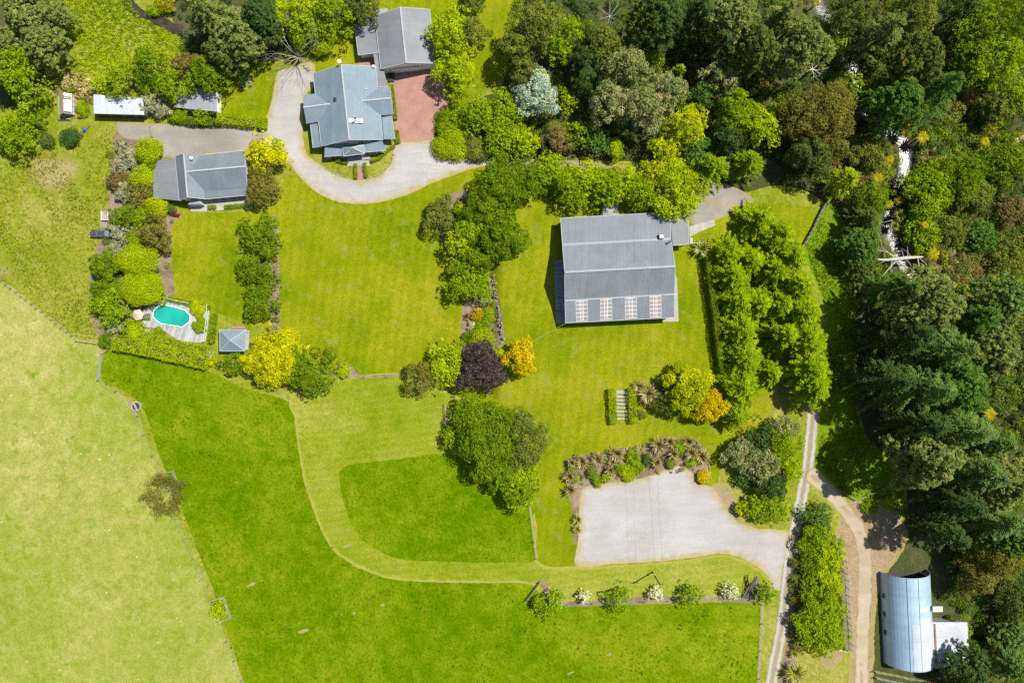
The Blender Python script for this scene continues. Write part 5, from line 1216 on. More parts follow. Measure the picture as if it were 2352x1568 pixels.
BG = float(gh(20.0, 17.0))
def barn():
    t = empty('barn', V(1420, 620, BG), "large barn-like house with long grey roof and four clear roof panels on the terraced lawn", 'barn')
    Z = lambda h: h + BG
    X0 = [(1287.5,501,3.5),(1292,563,5.05),(1297,625,7.9),(1297.5,690,5.05),(1299,741.5,3.5)]
    X1 = [(1540,487,3.5),(1541,549.5,5.05),(1551,611.5,7.9),(1548.5,675,5.05),(1548.5,729,3.5)]
    A = [V(a, b, Z(h)) for a, b, h in X0]; B = [V(a, b, Z(h)) for a, b, h in X1]
    # straighten the two gable lines
    names = ['upper_lean_to_roof', 'upper_main_roof', 'lower_main_roof', 'lower_lean_to_roof']
    for k in range(4):
        m = MB(); m.slab([A[k], A[k + 1], B[k + 1], B[k]], .14); r = m.build('roof_slope', ROOF_C, t)
        if k == 3:
            for (u0, u1) in ((.098,.205),(.322,.428),(.548,.655),(.775,.88)):
                up = Vector((0, 0, .035)); c0 = [A[3].lerp(B[3], u) + up for u in (u0, u1)]; c1 = [A[4].lerp(B[4], u) + up for u in (u0, u1)]
                c0 = [x.lerp(y, .06) for x, y in zip(c0, c1)]; c1 = [x.lerp(y, .93) for x, y in zip(c0, c1)]
                p = MB(); p.slab([c0[0], c0[1], c1[1], c1[0]], .02); pn = p.build('clear_roof_panel', CLEAR, r)
                rb = MB(); up = Vector((0, 0, .045))
                for q in range(6): rb.bar(c0[0].lerp(c1[0], q / 5) + up, c0[1].lerp(c1[1], q / 5) + up, .07, .03)
                for q in (0.0, .35, .5, .62, 1.0): rb.bar(c0[0].lerp(c0[1], q) + up * 1.3, c1[0].lerp(c1[1], q) + up * 1.3, .09 if q in (0.35, .62) else .05, .03)
                rb.build('batten', WHITE, pn)
    up = Vector((0, 0, .06)); cp = MB(); cp.bar(A[2] + up, B[2] + up, .5, .08); cp.bar(A[1] + up * .6, B[1] + up * .6, .7, .05); cp.bar(A[3] + up * .6, B[3] + up * .6, .5, .05); cp.build('ridge_capping', RIDGE, t)
    ex = MB(); E = [V(1539.5,491,Z(3.3)), V(1581,492,Z(3.1)), V(1582.5,561,Z(3.1)), V(1545,563.5,Z(3.3))]; ex.slab(E, .12); ex.build('carport_roof', ROOF_C2, t)
    ew = MB(); 
    for q in (E[1], E[2]): 
        q2 = q.lerp(E[0], .06); ew.box((q2.x, q2.y, BG + 1.5), (.15, .15, 3.0))
    ew.build('carport_post', TIMBER, t)
    # walls: one silhouette-shaped end wall at each gable and the two long walls
    w_ = MB()
    def endwall(L, s):
        d = (B[2] - A[2]).normalized(); q = [p + d * s * .25 for p in L]; o = d * s * .15
        base = [Vector((p.x, p.y, BG - .3)) for p in (q[0], q[4])]
        ring = [base[0]] + [p - Vector((0, 0, .17)) for p in q] + [base[1]]; ring = [r_.copy() for r_ in ring]
        y0, y1 = ring[0].y, ring[-1].y
        for r_ in ring:      # keep clear of the eaves
            r_.y = max(min(r_.y, max(y0, y1) - .35), min(y0, y1) + .35)
        n = len(ring); w_.add(ring + [r_ + o for r_ in ring], [tuple(range(n)), tuple(range(2 * n - 1, n - 1, -1))] + [(i, i + n, (i + 1) % n + n, (i + 1) % n) for i in range(n)])
    endwall(A, 1); endwall(B, -1)
    for p, q, s in ((A[0], B[0], -1), (A[4], B[4], 1)):
        w_.bar(Vector((p.x + .4, p.y + s * .35, BG + 1.5)), Vector((q.x - .4, q.y + s * .35, BG + 1.5)), .14, 3.4)
    w_.build('wall', BARNW, t)
    for k in range(5):
        q = A[4].lerp(B[4], (k + .6) / 5.2) + Vector((0, .27, 0)); MB().box((q.x, q.y, BG + 1.2), (2.2, .06, 2.0)).build('window', GLASS, t)
    gt = MB(); gutters(gt, [(A[0], B[0]), (A[4], B[4]), (E[1], E[2]), (E[2], E[3]), (A[0], A[1]), (A[1], A[2]), (A[2], A[3]), (A[3], A[4]), (B[0], B[1]), (B[1], B[2]), (B[2], B[3]), (B[3], B[4])]); gt.build('gutter', GUTTER, t)
    dk = MB(); dk.prism([V(*p, BG) for p in [(1272,598),(1296,596),(1299,743),(1277,741)]], BG - .2, BG + .25); dk.build('side_deck', DECKG, t)
    dk = MB(); dk.prism([V(*p, BG) for p in [(1383,463),(1421,467),(1421,500),(1384,500)]], BG - .2, BG + .2); dk.build('rear_deck', DECKG, t)
    cc = MB(); cc.prism([V(*p, BG) for p in [(1550,625),(1555,640),(1558.5,738),(1521,739),(1521,725),(1540,725)]], BG - .1, BG + .05); cc.build('concrete_apron', CONCRETE, t)
    # roof fittings
    s = V(1518.5, 543.5, Z(5.3)); sk = MB(); sk.box((s.x, s.y, s.z - .1), (1.0, 1.0, 1.0)); so_ = sk.build('roof_light', DARKMET, t); MB().box((s.x, s.y, s.z + .42), (.78, .78, .06)).build('roof_light_pane', WHITE, so_)
    f = MB(); q = [V(a, b, Z(h)) for a, b, h in ((1507,529,4.25),(1520,529,4.25),(1520,541,4.6),(1507,542,4.6))]; f.slab([x + Vector((0, 0, .06)) for x in q], .03); f.build('flashing', ROOF_G, t)
    q = V(1538, 555.5, Z(5.2)); fm = MB(); fm.tube([q, q + Vector((0, 0, 1.7))], .15, 10); fo = fm.build('flue', STEEL, t); MB().tube([q + Vector((0, 0, 1.7)), q + Vector((0, 0, 1.95))], .24, 10).build('flue_cowl', DARKMET, fo)
CLEAR = mat_plain('clear_sheet', (0.27, 0.25, 0.24), 0.25, 0.6, var=.2, scale=2)
RIDGE = mat_plain('ridge_lead', (0.25, 0.285, 0.305), .6, .3, var=.15)
ROOF_C2 = mat_roof('roof_carport', (0.180, 0.190, 0.197), 0.06)
BARNW = mat_planks('barn_wall_green', (0.12, 0.20, 0.19), 1.57, .25, .1)
barn()

def simple_shed(name, label, corners, hs, roofm, wallm, cat='shed', over=.15, extra=None):
    c = Gc([V(a, b, 0) for a, b in corners]); t = empty(name, c, label, cat); P3 = [V(a, b, h) for (a, b), h in zip(corners, hs)]
    m = MB(); m.slab(P3, .1); m.build('roof', roofm, t); q = inset(P3, over); w_ = MB(); n = len(q)
    vs = [(p.x, p.y, -.1) for p in q] + [(p.x, p.y, p.z - .12) for p in q]
    w_.add(vs, [tuple(range(n)), tuple(range(2 * n - 1, n - 1, -1))] + [(i, i + n, (i + 1) % n + n, (i + 1) % n) for i in range(n)]); w_.build('wall', wallm, t)
    g = MB(); g.bar(P3[2], P3[3], .1, .1); g.build('gutter', GUTTER, t)
    return t, P3
t, P3 = simple_shed('shed', "open-fronted shed with a white corrugated roof below the weedy field", [(215,217),(328,226),(331,264),(215.5,261)], (2.9, 2.9, 2.5, 2.5), ROOF_W, POST)
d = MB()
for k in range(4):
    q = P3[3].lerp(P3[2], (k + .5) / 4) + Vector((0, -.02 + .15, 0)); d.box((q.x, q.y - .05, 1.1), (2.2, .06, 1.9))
d.build('painted_shade_panel', DARKMET, t)  # solid panels on the wall, coloured dark to stand for the front's shade
t, P3 = simple_shed('shed', "long shed with a pale grey roof and white end wall beside the clothes-line lawn", [(412,205),(496,207),(498,256),(400,246)], (3.4, 3.4, 2.7, 2.7), ROOF_G, WHITE)
d = MB(); A = [V(497,209,2.9), V(509,217,2.2), V(509,256,2.2), V(498.5,257,2.6)]
q = [Vector((p.x, p.y, p.z)) for p in A]; d.prism([(p.x, p.y) for p in q], -.05, 1.5); 
wq = P3[1].lerp(P3[2], .2); MB().box((wq.x + .02, wq.y - .9, 1.9), (.06, .8, .7)).build('window', GLASS, t)

def greenhouse():
    cs = [(135,216),(164,216),(165,261),(136,263)]; t = empty('greenhouse', Gc([V(a, b, 0) for a, b in cs]), "small run-down greenhouse with white panes and rusty ridge", 'greenhouse')
    e = [V(a, b, 1.9) for a, b in cs]; r0 = (e[0] + e[1]) / 2; r1 = (e[3] + e[2]) / 2; r0.z = r1.z = 2.6
    fm = MB()
    for i in range(9):
        u = i / 8; L = e[0].lerp(e[3], u); R_ = e[1].lerp(e[2], u); m = r0.lerp(r1, u); fm.bar(L, m, .06, .06); fm.bar(R_, m, .06, .06)
        if i % 2 == 0: fm.bar((L.x, L.y, 0), L, .06, .06); fm.bar((R_.x, R_.y, 0), R_, .06, .06)
    fm.bar(e[0], e[3], .07, .07); fm.bar(e[1], e[2], .07, .07); fm.build('frame', WHITE, t)
    MB().bar(r0, r1, .28, .1).build('ridge', mat_plain('rusty_ridge', (0.30, 0.13, 0.08), .8, .2, var=.3), t)
    for i, u in enumerate((0.0, .32, .55)):
        v = u + (.12, .2, .36)[i]; q = [r0.lerp(r1, u), e[1].lerp(e[2], u), e[1].lerp(e[2], v), r0.lerp(r1, v)]; MB().slab([x + Vector((0, 0, .06)) for x in q], .02).build('pane', WHITE, t)
    q = [e[0], r0, r1, e[3]]; MB().slab([x + Vector((0, 0, .04)) for x in q], .01).build('glazing', mat_plain('dusty_glass', (0.22, 0.22, 0.17), .4, .4, var=.3), t)
    b = MB(); q = [Vector((p.x, p.y, 0)) for p in inset(e, .2)]; b.prism([(p.x, p.y) for p in q], .02, .7); b.build('bench', TIMBER, t)
greenhouse()

def gazebo():
    cs = [(505,757),(566,757),(563,806),(505,806)]; t = empty('gazebo', Gc([V(a, b, 0) for a, b in cs]), "square gazebo with blue-grey pyramid roof left of the big yellow tree", 'gazebo')
    e = [V(a, b, 2.5) for a, b in cs]; c = Gc(e); c.z = 3.9; m = MB()
    for k in range(4): m.slab([e[k], e[(k + 1) % 4], c], .1)
    m.build('roof', ROOF_A, t); g = MB()
    for k in range(4): g.bar(e[k], e[(k + 1) % 4], .12, .12); g.bar(e[k] + Vector((0, 0, .03)), c + Vector((0, 0, .03)), .14, .05)
    g.build('ridge_capping', GUTTER, t)
    for p in inset(e, .35): MB().box((p.x, p.y, 1.24), (.14, .14, 2.48)).build('post', WHITE, t)
    q = inset(e, .2); b = MB(); b.prism([(p.x, p.y) for p in q], -.05, .2); b.build('floor', CONCRETE, t)
    q = V(548, 755.5, .1); MB().box((q.x, q.y + .35, .1), (3.2, .6, .2)).build('brick_step', PAVING, t)
gazebo()

def arched_shed():
    """half-round corrugated shed, open at its upper end"""
    t = empty('arched_shed', V(2085, 1420, 0), "long half-round corrugated shed with blue-white roof at the bottom right", 'shed')
    x0, y0 = P(2020, 1311, 0); x1, y1 = P(2029.5, 1519, 0); W_ = 10.7; Hh = 5.5; d = Vector((x1 - x0, y1 - y0, 0)); L = d.length; d.normalize(); n = Vector((-d.y, d.x, 0)); 
    if n.x < 0: n = -n
    O = Vector((x0, y0, 0)); 
    def pt(u, a, k=1.0): return O + d * (u * L) + n * (W_ / 2 - math.cos(a) * W_ / 2 * k) + Vector((0, 0, math.sin(a) * Hh * k))
    na = 30; nu = 2
    # roof strips: three runs of sheet with slightly different age
    def skin(name, u0, u1, a0, a1, mat, k=1.0, parent=t):
        m = MB(); q = 24; vs = []
        for i in range(q + 1):
            a = a0 + (a1 - a0) * i / q
            for (u, kk) in ((u0, k), (u1, k), (u1, k - .012), (u0, k - .012)): vs.append(pt(u, a, kk))
        fs = []
        for i in range(q):
            b = i * 4
            fs += [(b, b + 4, b + 5, b + 1), (b + 1, b + 5, b + 6, b + 2), (b + 2, b + 6, b + 7, b + 3), (b + 3, b + 7, b + 4, b)]
        fs += [(0, 1, 2, 3), (q * 4 + 3, q * 4 + 2, q * 4 + 1, q * 4)]
        m.add(vs, fs); return m.build(name, mat, parent)
    pi = math.pi
    skin('roof', 0, 1, 0, pi, NISSEN)
    skin('replaced_sheet', .50, .985, 1.30, 2.55, NISW, 1.006)
    skin('replaced_sheet', .73, .83, 1.65, 2.05, NISW2, 1.012)
    skin('replaced_sheet', .32, .36, 1.62, 2.1, NISW2, 1.010)
    skin('replaced_sheet', .44, .52, 1.62, 2.15, NISW2, 1.012)
    sm = MB()
    for a in (1.18, 1.62): sm.bar(pt(0.005, a, 1.010), pt(.995, a, 1.010), .07, .03)
    sm.bar(pt(0, .02, 1.01), pt(1, .02, 1.01), .1, .1); sm.build('sheet_lap', mat_plain('lap_grey', (0.16, 0.22, 0.27), .6, .3), t)
    # end wall at the lower end, framed opening at the upper end
    e = MB(); ring = [pt(.985, pi * i / 20, .97) for i in range(21)]; e.add(ring + [p - d * .1 for p in ring], [tuple(range(21)), tuple(range(41, 20, -1))] + [(i, i + 21, i + 22, i + 1) for i in range(20)] + [(20, 41, 21, 0)]); e.build('end_wall', STEEL, t)
    fr = MB(); top = [pt(.02, pi * i / 20, .97) for i in range(21)]
    for i in range(20): fr.bar(top[i], top[i + 1], .12, .3)
    fr.build('arch_frame', POST, t)
    op = MB()
    for s in (0, 1):       # side boards leaving a dark opening
        seg = [pt(.025, (pi * k / 20) if s == 0 else pi - pi * k / 20, .96) for k in range(0, 6)]; bs = Vector((seg[-1].x, seg[-1].y, 0)); op.add(seg + [bs] + [p + d * .08 for p in seg + [bs]], [tuple(range(7)), tuple(range(13, 6, -1))] + [(i, i + 7, (i + 1) % 7 + 7, (i + 1) % 7) for i in range(7)])
    op.build('side_boards', mat_plain('old_blue_grey_boards', (0.16, 0.18, 0.19), .8, .2, var=.3), t)
    MB().prism([tuple(pt(.02, 0, .97))[:2], tuple(pt(.02, pi, .97))[:2], tuple(pt(.98, pi, .97))[:2], tuple(pt(.98, 0, .97))[:2]], -.05, .05).build('floor', mat_plain('dark_floor', (0.06, 0.05, 0.045), .9, .1), t)
    vn = pt(.33, 2.1, 1.0); MB().box((vn.x + 2.0, vn.y - .3, vn.z + .1), (2.2, 1.2, .08)).build('roof_flap', NISW2, t)
    for k in range(3):
        q = pt(.25 + k * .2, .12, 1.0); MB().box((q.x - .02, q.y, q.z + .5), (.08, 1.1, .7)).build('side_window', GLASS, t)
    # annex
    A = [V(2140,1428,3.0), V(2222,1428,2.6), V(2227,1526,2.6), V(2148,1534,3.0)]
    m = MB(); m.slab(A, .1); an = m.build('annex_roof', ROOF_W2, t); w2 = MB(); q = inset(A, .2); w2.prism([(p.x, p.y) for p in q], -.05, 2.5); w2.build('annex_wall', STEEL, t)
    rs = MB(); rs.bar(V(2147.5,1432,3.15), V(2152,1532,3.15), .3, .05); rs.build('rusty_flashing', mat_plain('rust', (0.28, 0.15, 0.09), .9, .1, var=.3), t)
NISSEN = mat_roof('arched_roof_blue', (0.36, 0.48, 0.59), 1.55, .82, lines=.02, rough=.25, metal=.25)
NISW = mat_roof('arched_roof_pale', (0.40, 0.44, 0.48), 1.55, .82, lines=.06, rough=.38)
NISW2 = mat_roof('new_sheet', (0.52, 0.54, 0.56), 1.55, .82, lines=.04, rough=.35)
ROOF_W2 = mat_roof('annex_roof_white', (0.43, 0.455, 0.49), 1.5, lines=.08, rust=.6)
arched_shed()

# ---------------------------------------------------------------- pool, steps, walls, furniture
def pool():
    oct_ = [(352.5,714),(360,706),(373,699.5),(398,704),(425,712),(437,724.5),(435,739.5),(419,751),(395,747),(370,743),(358,735),(351.5,727)]
    c = V(394, 726, 0); t = empty('swimming_pool', c, "turquoise elongated pool with clipped corners in the grey deck", 'pool')
    w_ = [V(a, b, .3) for a, b in oct_]; m = MB(); m.slab([Vector((p.x, p.y, .26)) for p in w_], .2); m.build('water', POOLW, t)
    r = MB(); n = len(w_)
    for k in range(n): r.bar(w_[k] + Vector((0, 0, .06)), w_[(k + 1) % n] + Vector((0, 0, .06)), .15, .12)
    r.build('coping', WHITE, t)
    ld = MB()
    for dx in (-.25, .25):
        q = V(387, 748, .3) + Vector((dx, 0, 0)); ld.tube([q + Vector((0, -.4, 0)), q + Vector((0, -.3, .8)), q + Vector((0, .2, .9)), q + Vector((0, .35, 0))], .035, 6)
    ld.build('ladder', STEEL, t)
    d = [(322,742),(330,712),(345,700),(382,690),(400,694),(435,698),(470,703),(480,706),(478,740),(474,770),(471,784),(455,787),(410,782),(395,772),(372,757),(345,752),(330,750)]
    dm = MB(); dm.prism([V(a, b, .2) for a, b in d], -.1, .2); tag(dm.build('pool_deck', DECK), "weathered grey timber deck around the turquoise pool", 'deck')
    f = empty('pool_fence', V(480, 745, .2), "thin white pool fence along the right and top of the deck", 'fence'); 
    for pl in ([(383,684),(410,691),(436,696)], [(480,700),(477,745),(471,784)]):
        ps = [V(a, b, .2) for a, b in pl]; rl = MB()
        for a, b in zip(ps, ps[1:]):
            for hz in (.15, 1.15): rl.bar(a + Vector((0, 0, hz)), b + Vector((0, 0, hz)), .06, .06)
            for k in range(int((b - a).length / .3)):
                q = a.lerp(b, k * .3 / (b - a).length); rl.box((q.x, q.y, .85), (.03, .03, 1.0))
        rl.build('rail_panel', WHITE, f)
        for q in ps: MB().box((q.x, q.y, .8), (.09, .09, 1.3)).build('post', WHITE, f)
    # parasol
    q = V(316, 723, 2.3); u = empty('parasol', (q.x, q.y, .1), "beige six-sided parasol at the left edge of the pool deck", 'parasol'); cn = MB(); R_ = 1.35
    ap = Vector((q.x, q.y, 2.75)); rim = [Vector((q.x + R_ * math.cos(k * math.pi / 3 + .2), q.y + R_ * math.sin(k * math.pi / 3 + .2), 2.2)) for k in range(6)]
    for k in range(6): cn.slab([rim[k], rim[(k + 1) % 6], ap], .02)
    cn.build('canopy', mat_plain('beige_canvas', (0.50, 0.40, 0.32), .9, .1, var=.05), u); MB().tube([(q.x, q.y, .1), (q.x, q.y, 2.8)], .03, 8).build('pole', TIMBER, u)
    q = V(332, 729, .2); tb = empty('outdoor_table', (q.x, q.y, .2), "small dark table on the deck beside the parasol", 'table'); MB().box((q.x, q.y, .92), (1.1, .8, .05), -.2).build('tabletop', mat_plain('dark_teak', (0.13, 0.11, 0.10), .7, .2), tb)
    for dx in (-.45, .45):
        for dy in (-.3, .3): MB().box((q.x + dx, q.y + dy, .55), (.06, .06, .7), -.2).build('leg', TIMBER, tb)
POOLW = None
def mk_pool():
    a = N('pool_water'); c = a.ramp(a.noise(.16, 3), [(.35, (0.008, 0.26, 0.205)), (.65, (0.018, 0.37, 0.29))]); p = a.principled(c, .08, .5, nor=a.bump(a.noise(2.5, 2), .08, .05)); return a.m
POOLW = mk_pool(); pool()

def steps():
    t = empty('garden_steps', G(1429, 932), "nine pale concrete steps between two clipped hedges", 'steps')
    for k in range(9):
        v = 896.5 + k * 8.4; x, y, g = G(1429, v + 4.2); xa, _, _ = G(1415.5 + k * .3, v); xb, _, _ = G(1443 + k * .35, v)
        z = 1.40 - k * .155; MB().box(((xa + xb) / 2, y, z - .45 + .03), (xb - xa, .86, .9)).build('step', CONCRETE if k % 2 else CONC2, t)
        r = MB().box(((xa + xb) / 2, y - .415, z - .03), (xb - xa, .06, .12)); r.build('nosing', POST, t)
CONC2 = mat_plain('concrete_step', (0.30, 0.285, 0.265), .9, .15, var=.12); steps()

def stone_wall(name, label, path, w_, h, seed=1, step=.42, white=.6):
    rng = random.Random(seed); ps = [G(a, b) for a, b in path]; t = empty(name, ps[0], label, 'wall'); m = MB(); m2 = MB()
    for (a, b) in zip(ps, ps[1:]):
        L = math.hypot(b[0] - a[0], b[1] - a[1]); n = int(L / step)
        for k in range(n):
            for j in range(2):
                u = (k + rng.random()) / n; x = a[0] + (b[0] - a[0]) * u + rng.uniform(-w_, w_) / 2; y = a[1] + (b[1] - a[1]) * u + rng.uniform(-w_, w_) / 2
                s = rng.uniform(.22, .45) * min(1, .6 + w_ * .6); g = float(gh(x, y)); mm = m if rng.random() < white else m2
                mm.tube([(x - s * .4, y, g + .02), (x - s * .1, y + .05, g + h * rng.uniform(.7, 1)), (x + s * .45, y + .02, g + .05)], [s * .35, s * .6, s * .25], 6)
    m.build('pale_stones', mat_plain('pale_stone', (0.33, 0.29, 0.25), .9, .1, var=.25, scale=2), t); m2.build('grey_stones', mat_plain('grey_stone', (0.24, 0.21, 0.18), .9, .1, var=.3, scale=2), t)
stone_wall('stone_wall', "low pale stone wall between the border and the barn lawn", [(1128,596),(1133,640),(1141,700),(1150,750),(1155,785)], .8, .5, 2)
stone_wall('stone_edging', "stone edging down the right side of the straight border", [(627,496),(635,497),(638,520),(638,600),(640,700),(638,760)], .35, .2, 3, .6, .5)
stone_wall('stone_edging', "stones at the lower tip of the straight border", [(632,740),(636,765)], .5, .3, 4, .3, .9)
stone_wall('stone_edging', "curved stone edging along the top of the gravel court bed", [(1372,1048),(1432,1031),(1492,1020)], .5, .25, 5, .4, .9)
stone_wall('stone_edging', "stone edging round the right end of the gravel court bed", [(1595,1010),(1618,1030),(1628,1062),(1632,1100)], .3, .25, 6, .4, .8)
stone_wall('rock_pile', "loose rocks at the top of the gravel drive by the leafless tree", [(700,152),(712,158),(704,165)], .8, .3, 7, .3, .8)
stone_wall('stone_edging', "edging stones curving round the front garden left of the path", [(745,386),(765,397),(790,407),(812,412)], .2, .15, 8, .5, .7)
stone_wall('stone_edging', "edging stones curving round the front garden right of the path", [(842,412),(872,402),(895,380),(906,352)], .2, .15, 9, .5, .7)

def fence(label, path, posts, h=1.2, wires=4, rails=0, name='post_and_wire_fence', pm=POST, pr=.085):
    ps = [G(a, b) for a, b in path]; t = empty(name, ps[0], label, 'fence')
    if posts is None: posts = path
    if isinstance(posts, (int, float)):
        out = []
        for (a, b) in zip(path, path[1:]):
            L = math.hypot(b[0] - a[0], b[1] - a[1]); n = max(1, round(L / posts)); out += [(a[0] + (b[0] - a[0]) * k / n, a[1] + (b[1] - a[1]) * k / n) for k in range(n)]
        posts = out + [path[-1]]
    for p in posts:
        x, y, g = G(*p); MB().tube([(x, y, g - .3), (x, y, g + h + .08)], [pr, pr * .9], 7).build('post', pm, t)
    w_ = MB()
    for (a, b) in zip(ps, ps[1:]):
        for k in range(wires):
            z = h * (k + .8) / (wires + .3); w_.bar((a[0], a[1], a[2] + z), (b[0], b[1], b[2] + z), .011, .011)
    if wires: w_.build('wires', STEEL, t)
    for k in range(rails):
        r = MB()
        for (a, b) in zip(ps, ps[1:]): z = h * (k + .7) / rails; r.bar((a[0], a[1], a[2] + z), (b[0], b[1], b[2] + z), .05, .13)
        r.build('rail', pm, t)
    return t
fence("post and wire fence from the left edge to the timber corner above the dry paddock", [(-20,628),(6,644),(27,662),(63,689),(99,716),(131,742),(157,762),(178,781)], [(6,644),(16,654),(27,662),(40,671),(51,681),(63,689),(76,698),(87,707),(99,716),(110,725),(121,734),(131,742),(144,752),(157,762),(168,770)])
fence("grey timber rails at the corner left of the long hedge", [(178,782),(228,789),(236,812)], [(178,782),(203,785),(228,789),(236,812)], rails=3, wires=0, name='timber_rail_fence', pm=TIMBER)
fence("short timber brace fence from the white gate to the hedge", [(236,814),(256,799)], [(236,814),(256,799)], rails=2, wires=0, name='timber_rail_fence', pm=TIMBER)
fence("post and wire fence curving down the dry paddock to the bottom edge", [(230,873),(249,890),(269,899),(303,925),(316,955),(334,998),(355,1045),(368,1086),(395,1140),(407,1191),(426,1237),(445,1282),(465,1330),(484,1376),(505,1426),(522,1471),(540,1515),(560,1568)], [(249,881),(269,898),(318,955),(333,998),(353,1045),(367,1085),(386,1120),(407,1191),(425,1237),(445,1282),(464,1330),(522,1471),(540,1515),(557,1561)])
fence("two-post wire fence across the lawn below the middle lawn", [(836,866),(890,865),(925,861)], [(838,866),(888,865)], h=1.0)
fence("fence of the walled paddock's right side running down to a strainer post", [(1216,1142),(1222,1200),(1229,1255),(1233,1282)], [(1216,1142),(1218,1190),(1226,1243),(1232,1281)], h=1.1)
fence("short fence above the small tree left of the great dark tree", [(1021,928),(1024,980)], [(1021,928),(1024,945)], h=1.1, rails=2, wires=0)
fence("post and wire fence behind the bottom line of fruit trees", [(1240,1372),(1300,1388),(1480,1382),(1600,1376),(1745,1382)], [(1302,1388),(1359,1385),(1472,1380),(1478,1381),(1533,1379),(1655,1374)], h=1.1)
fence("post and wire fence beside the drive in the bottom right", [(1752,1380),(1750,1430),(1746,1490),(1742,1568)], [(1750,1431),(1747,1493),(1743,1557)], h=1.3)
fence("plank fence between the lawn and the lush strip on the right", [(1893,468),(1868,520),(1846,560)], 12, h=1.4, rails=6, wires=0, name='plank_fence', pm=TIMBER)
fence("timber rails of the old yard beside the dirt track", [(1938,1285),(1942,1330),(1946,1400),(1952,1490)], 16, h=1.7, rails=5, wires=0, name='stockyard_fence', pm=TIMBER)
fence("inner timber rails of the old yard under the lime belt", [(1930,1310),(1935,1400),(1941,1490)], 22, h=1.7, rails=5, wires=0, name='stockyard_fence', pm=TIMBER)
fence("leaning rail fence at the corner above the dirt track", [(1918,1122),(1942,1134),(1966,1147)], [(1918,1122),(1942,1134),(1966,1147)], h=1.2, rails=3, wires=0, name='timber_rail_fence', pm=TIMBER)
fence("shaded wire fence running right from the leaning rail fence", [(1966,1147),(2010,1128),(2052,1106)], 20, h=1.2, wires=4)
fence("timber pen rails below the arched shed, upper run", [(2006,1538),(2050,1546),(2085,1554),(2118,1556)], 16, h=1.5, rails=4, wires=0, name='stockyard_fence', pm=mat_plain('lichen_timber', (0.34, 0.34, 0.16), .9, .1, var=.2))
fence("timber pen rails below the arched shed, lower run", [(2008,1552),(2060,1564),(2122,1572)], 16, h=1.5, rails=4, wires=0, name='stockyard_fence', pm=TIMBER)
fence("three-sided timber guard round the small lime bush", [(486,1377),(515,1368),(531,1414),(503,1425)], [(486,1377),(515,1368),(523,1391),(531,1414),(503,1425)], h=1.3, rails=3, wires=0, name='tree_guard', pm=TIMBER)
fence("timber guard beside the twiggy tree on the paddock line", [(368,1086),(400,1081),(412,1110)], [(368,1086),(400,1081),(412,1110)], h=1.3, rails=3, wires=0, name='tree_guard', pm=TIMBER)
fence("wooden rail at the gate of the gravel yard", [(349,289),(352,315)], [(349,289),(352,315)], h=1.2, rails=3, wires=0, name='timber_rail_fence', pm=TIMBER)
fence("white gate rail right of the barn's carport", [(1582,560),(1612,559)], [(1582,560),(1597,559.5),(1612,559)], h=1.3, rails=2, wires=0, name='gate_rail', pm=WHITE)

def gate(name, label, a, b, h=1.2, mat=STEEL):
    A = Vector(G(*a)); B = Vector(G(*b)); t = empty(name, A, label, 'gate'); f = MB()
    for z in (.25, .45, .65, .9, h): f.bar(A + Vector((0, 0, z)), B + Vector((0, 0, z)), .05, .05)
    for u in (0, .5, 1): q = A.lerp(B, u); f.bar(q + Vector((0, 0, .2)), q + Vector((0, 0, h)), .06, .06)
    f.build('bars', mat, t); m = MB(); m.slab([A + Vector((0, 0, .25)), B + Vector((0, 0, .25)), B + Vector((0, .0, .0)) + (B - A).cross(Vector((0, 0, 1))).normalized() * .02 + Vector((0, 0, h)), A + Vector((0, 0, h))], .012); m.build('mesh_infill', GALVM, t)
    for q in (A, B): MB().tube([q + Vector((0, 0, -.2)), q + Vector((0, 0, h + .25))], .1, 8).build('post', TIMBER, t)
GALVM = mat_plain('green_grey_mesh', (0.25, 0.33, 0.25), .6, .3)
gate('farm_gate', "wide pale metal gate between the dry paddock and the green paddock", (237,815), (229,872)); gate('farm_gate', "pale metal gate standing open at the left end of the fruit tree line", (1240,1334), (1207,1378))

def trough():
    x, y, g = G(312, 933, .6); t = empty('water_trough', (x, y, g), "round concrete water trough with dark water on the fence line", 'water trough'); r = MB(); n = 28; ro, ri, h = 1.08, .9, .62
    vs = []; 
    for k in range(n):
        c, s = math.cos(k * math.tau / n), math.sin(k * math.tau / n); vs += [(x + ro * c, y + ro * s, g - .1), (x + ro * c, y + ro * s, g + h), (x + ri * c, y + ri * s, g + h), (x + ri * c, y + ri * s, g)]
    fs = []
    for k in range(n):
        a, b = k * 4, ((k + 1) % n) * 4
        for j in range(3): fs.append((a + j, b + j, b + j + 1, a + j + 1))
    r.add(vs, fs); r.build('rim', CONCRETE, t); m = MB(); m.prism([(x + ri * math.cos(k * math.tau / n), y + ri * math.sin(k * math.tau / n)) for k in range(n)], g, g + h - .12); m.build('water', mat_plain('trough_water', (0.05, 0.045, 0.012), .1, .6), t)
    for o_ in (-.12, .14): 
        q0 = V(305, 922, g + 1.0) + Vector((o_, 0, 0)); q1 = V(316, 944, g + 1.0) + Vector((o_, 0, 0)); MB().bar(q0, q1, .14, .08).build('cross_beam', TIMBER, t)
trough()

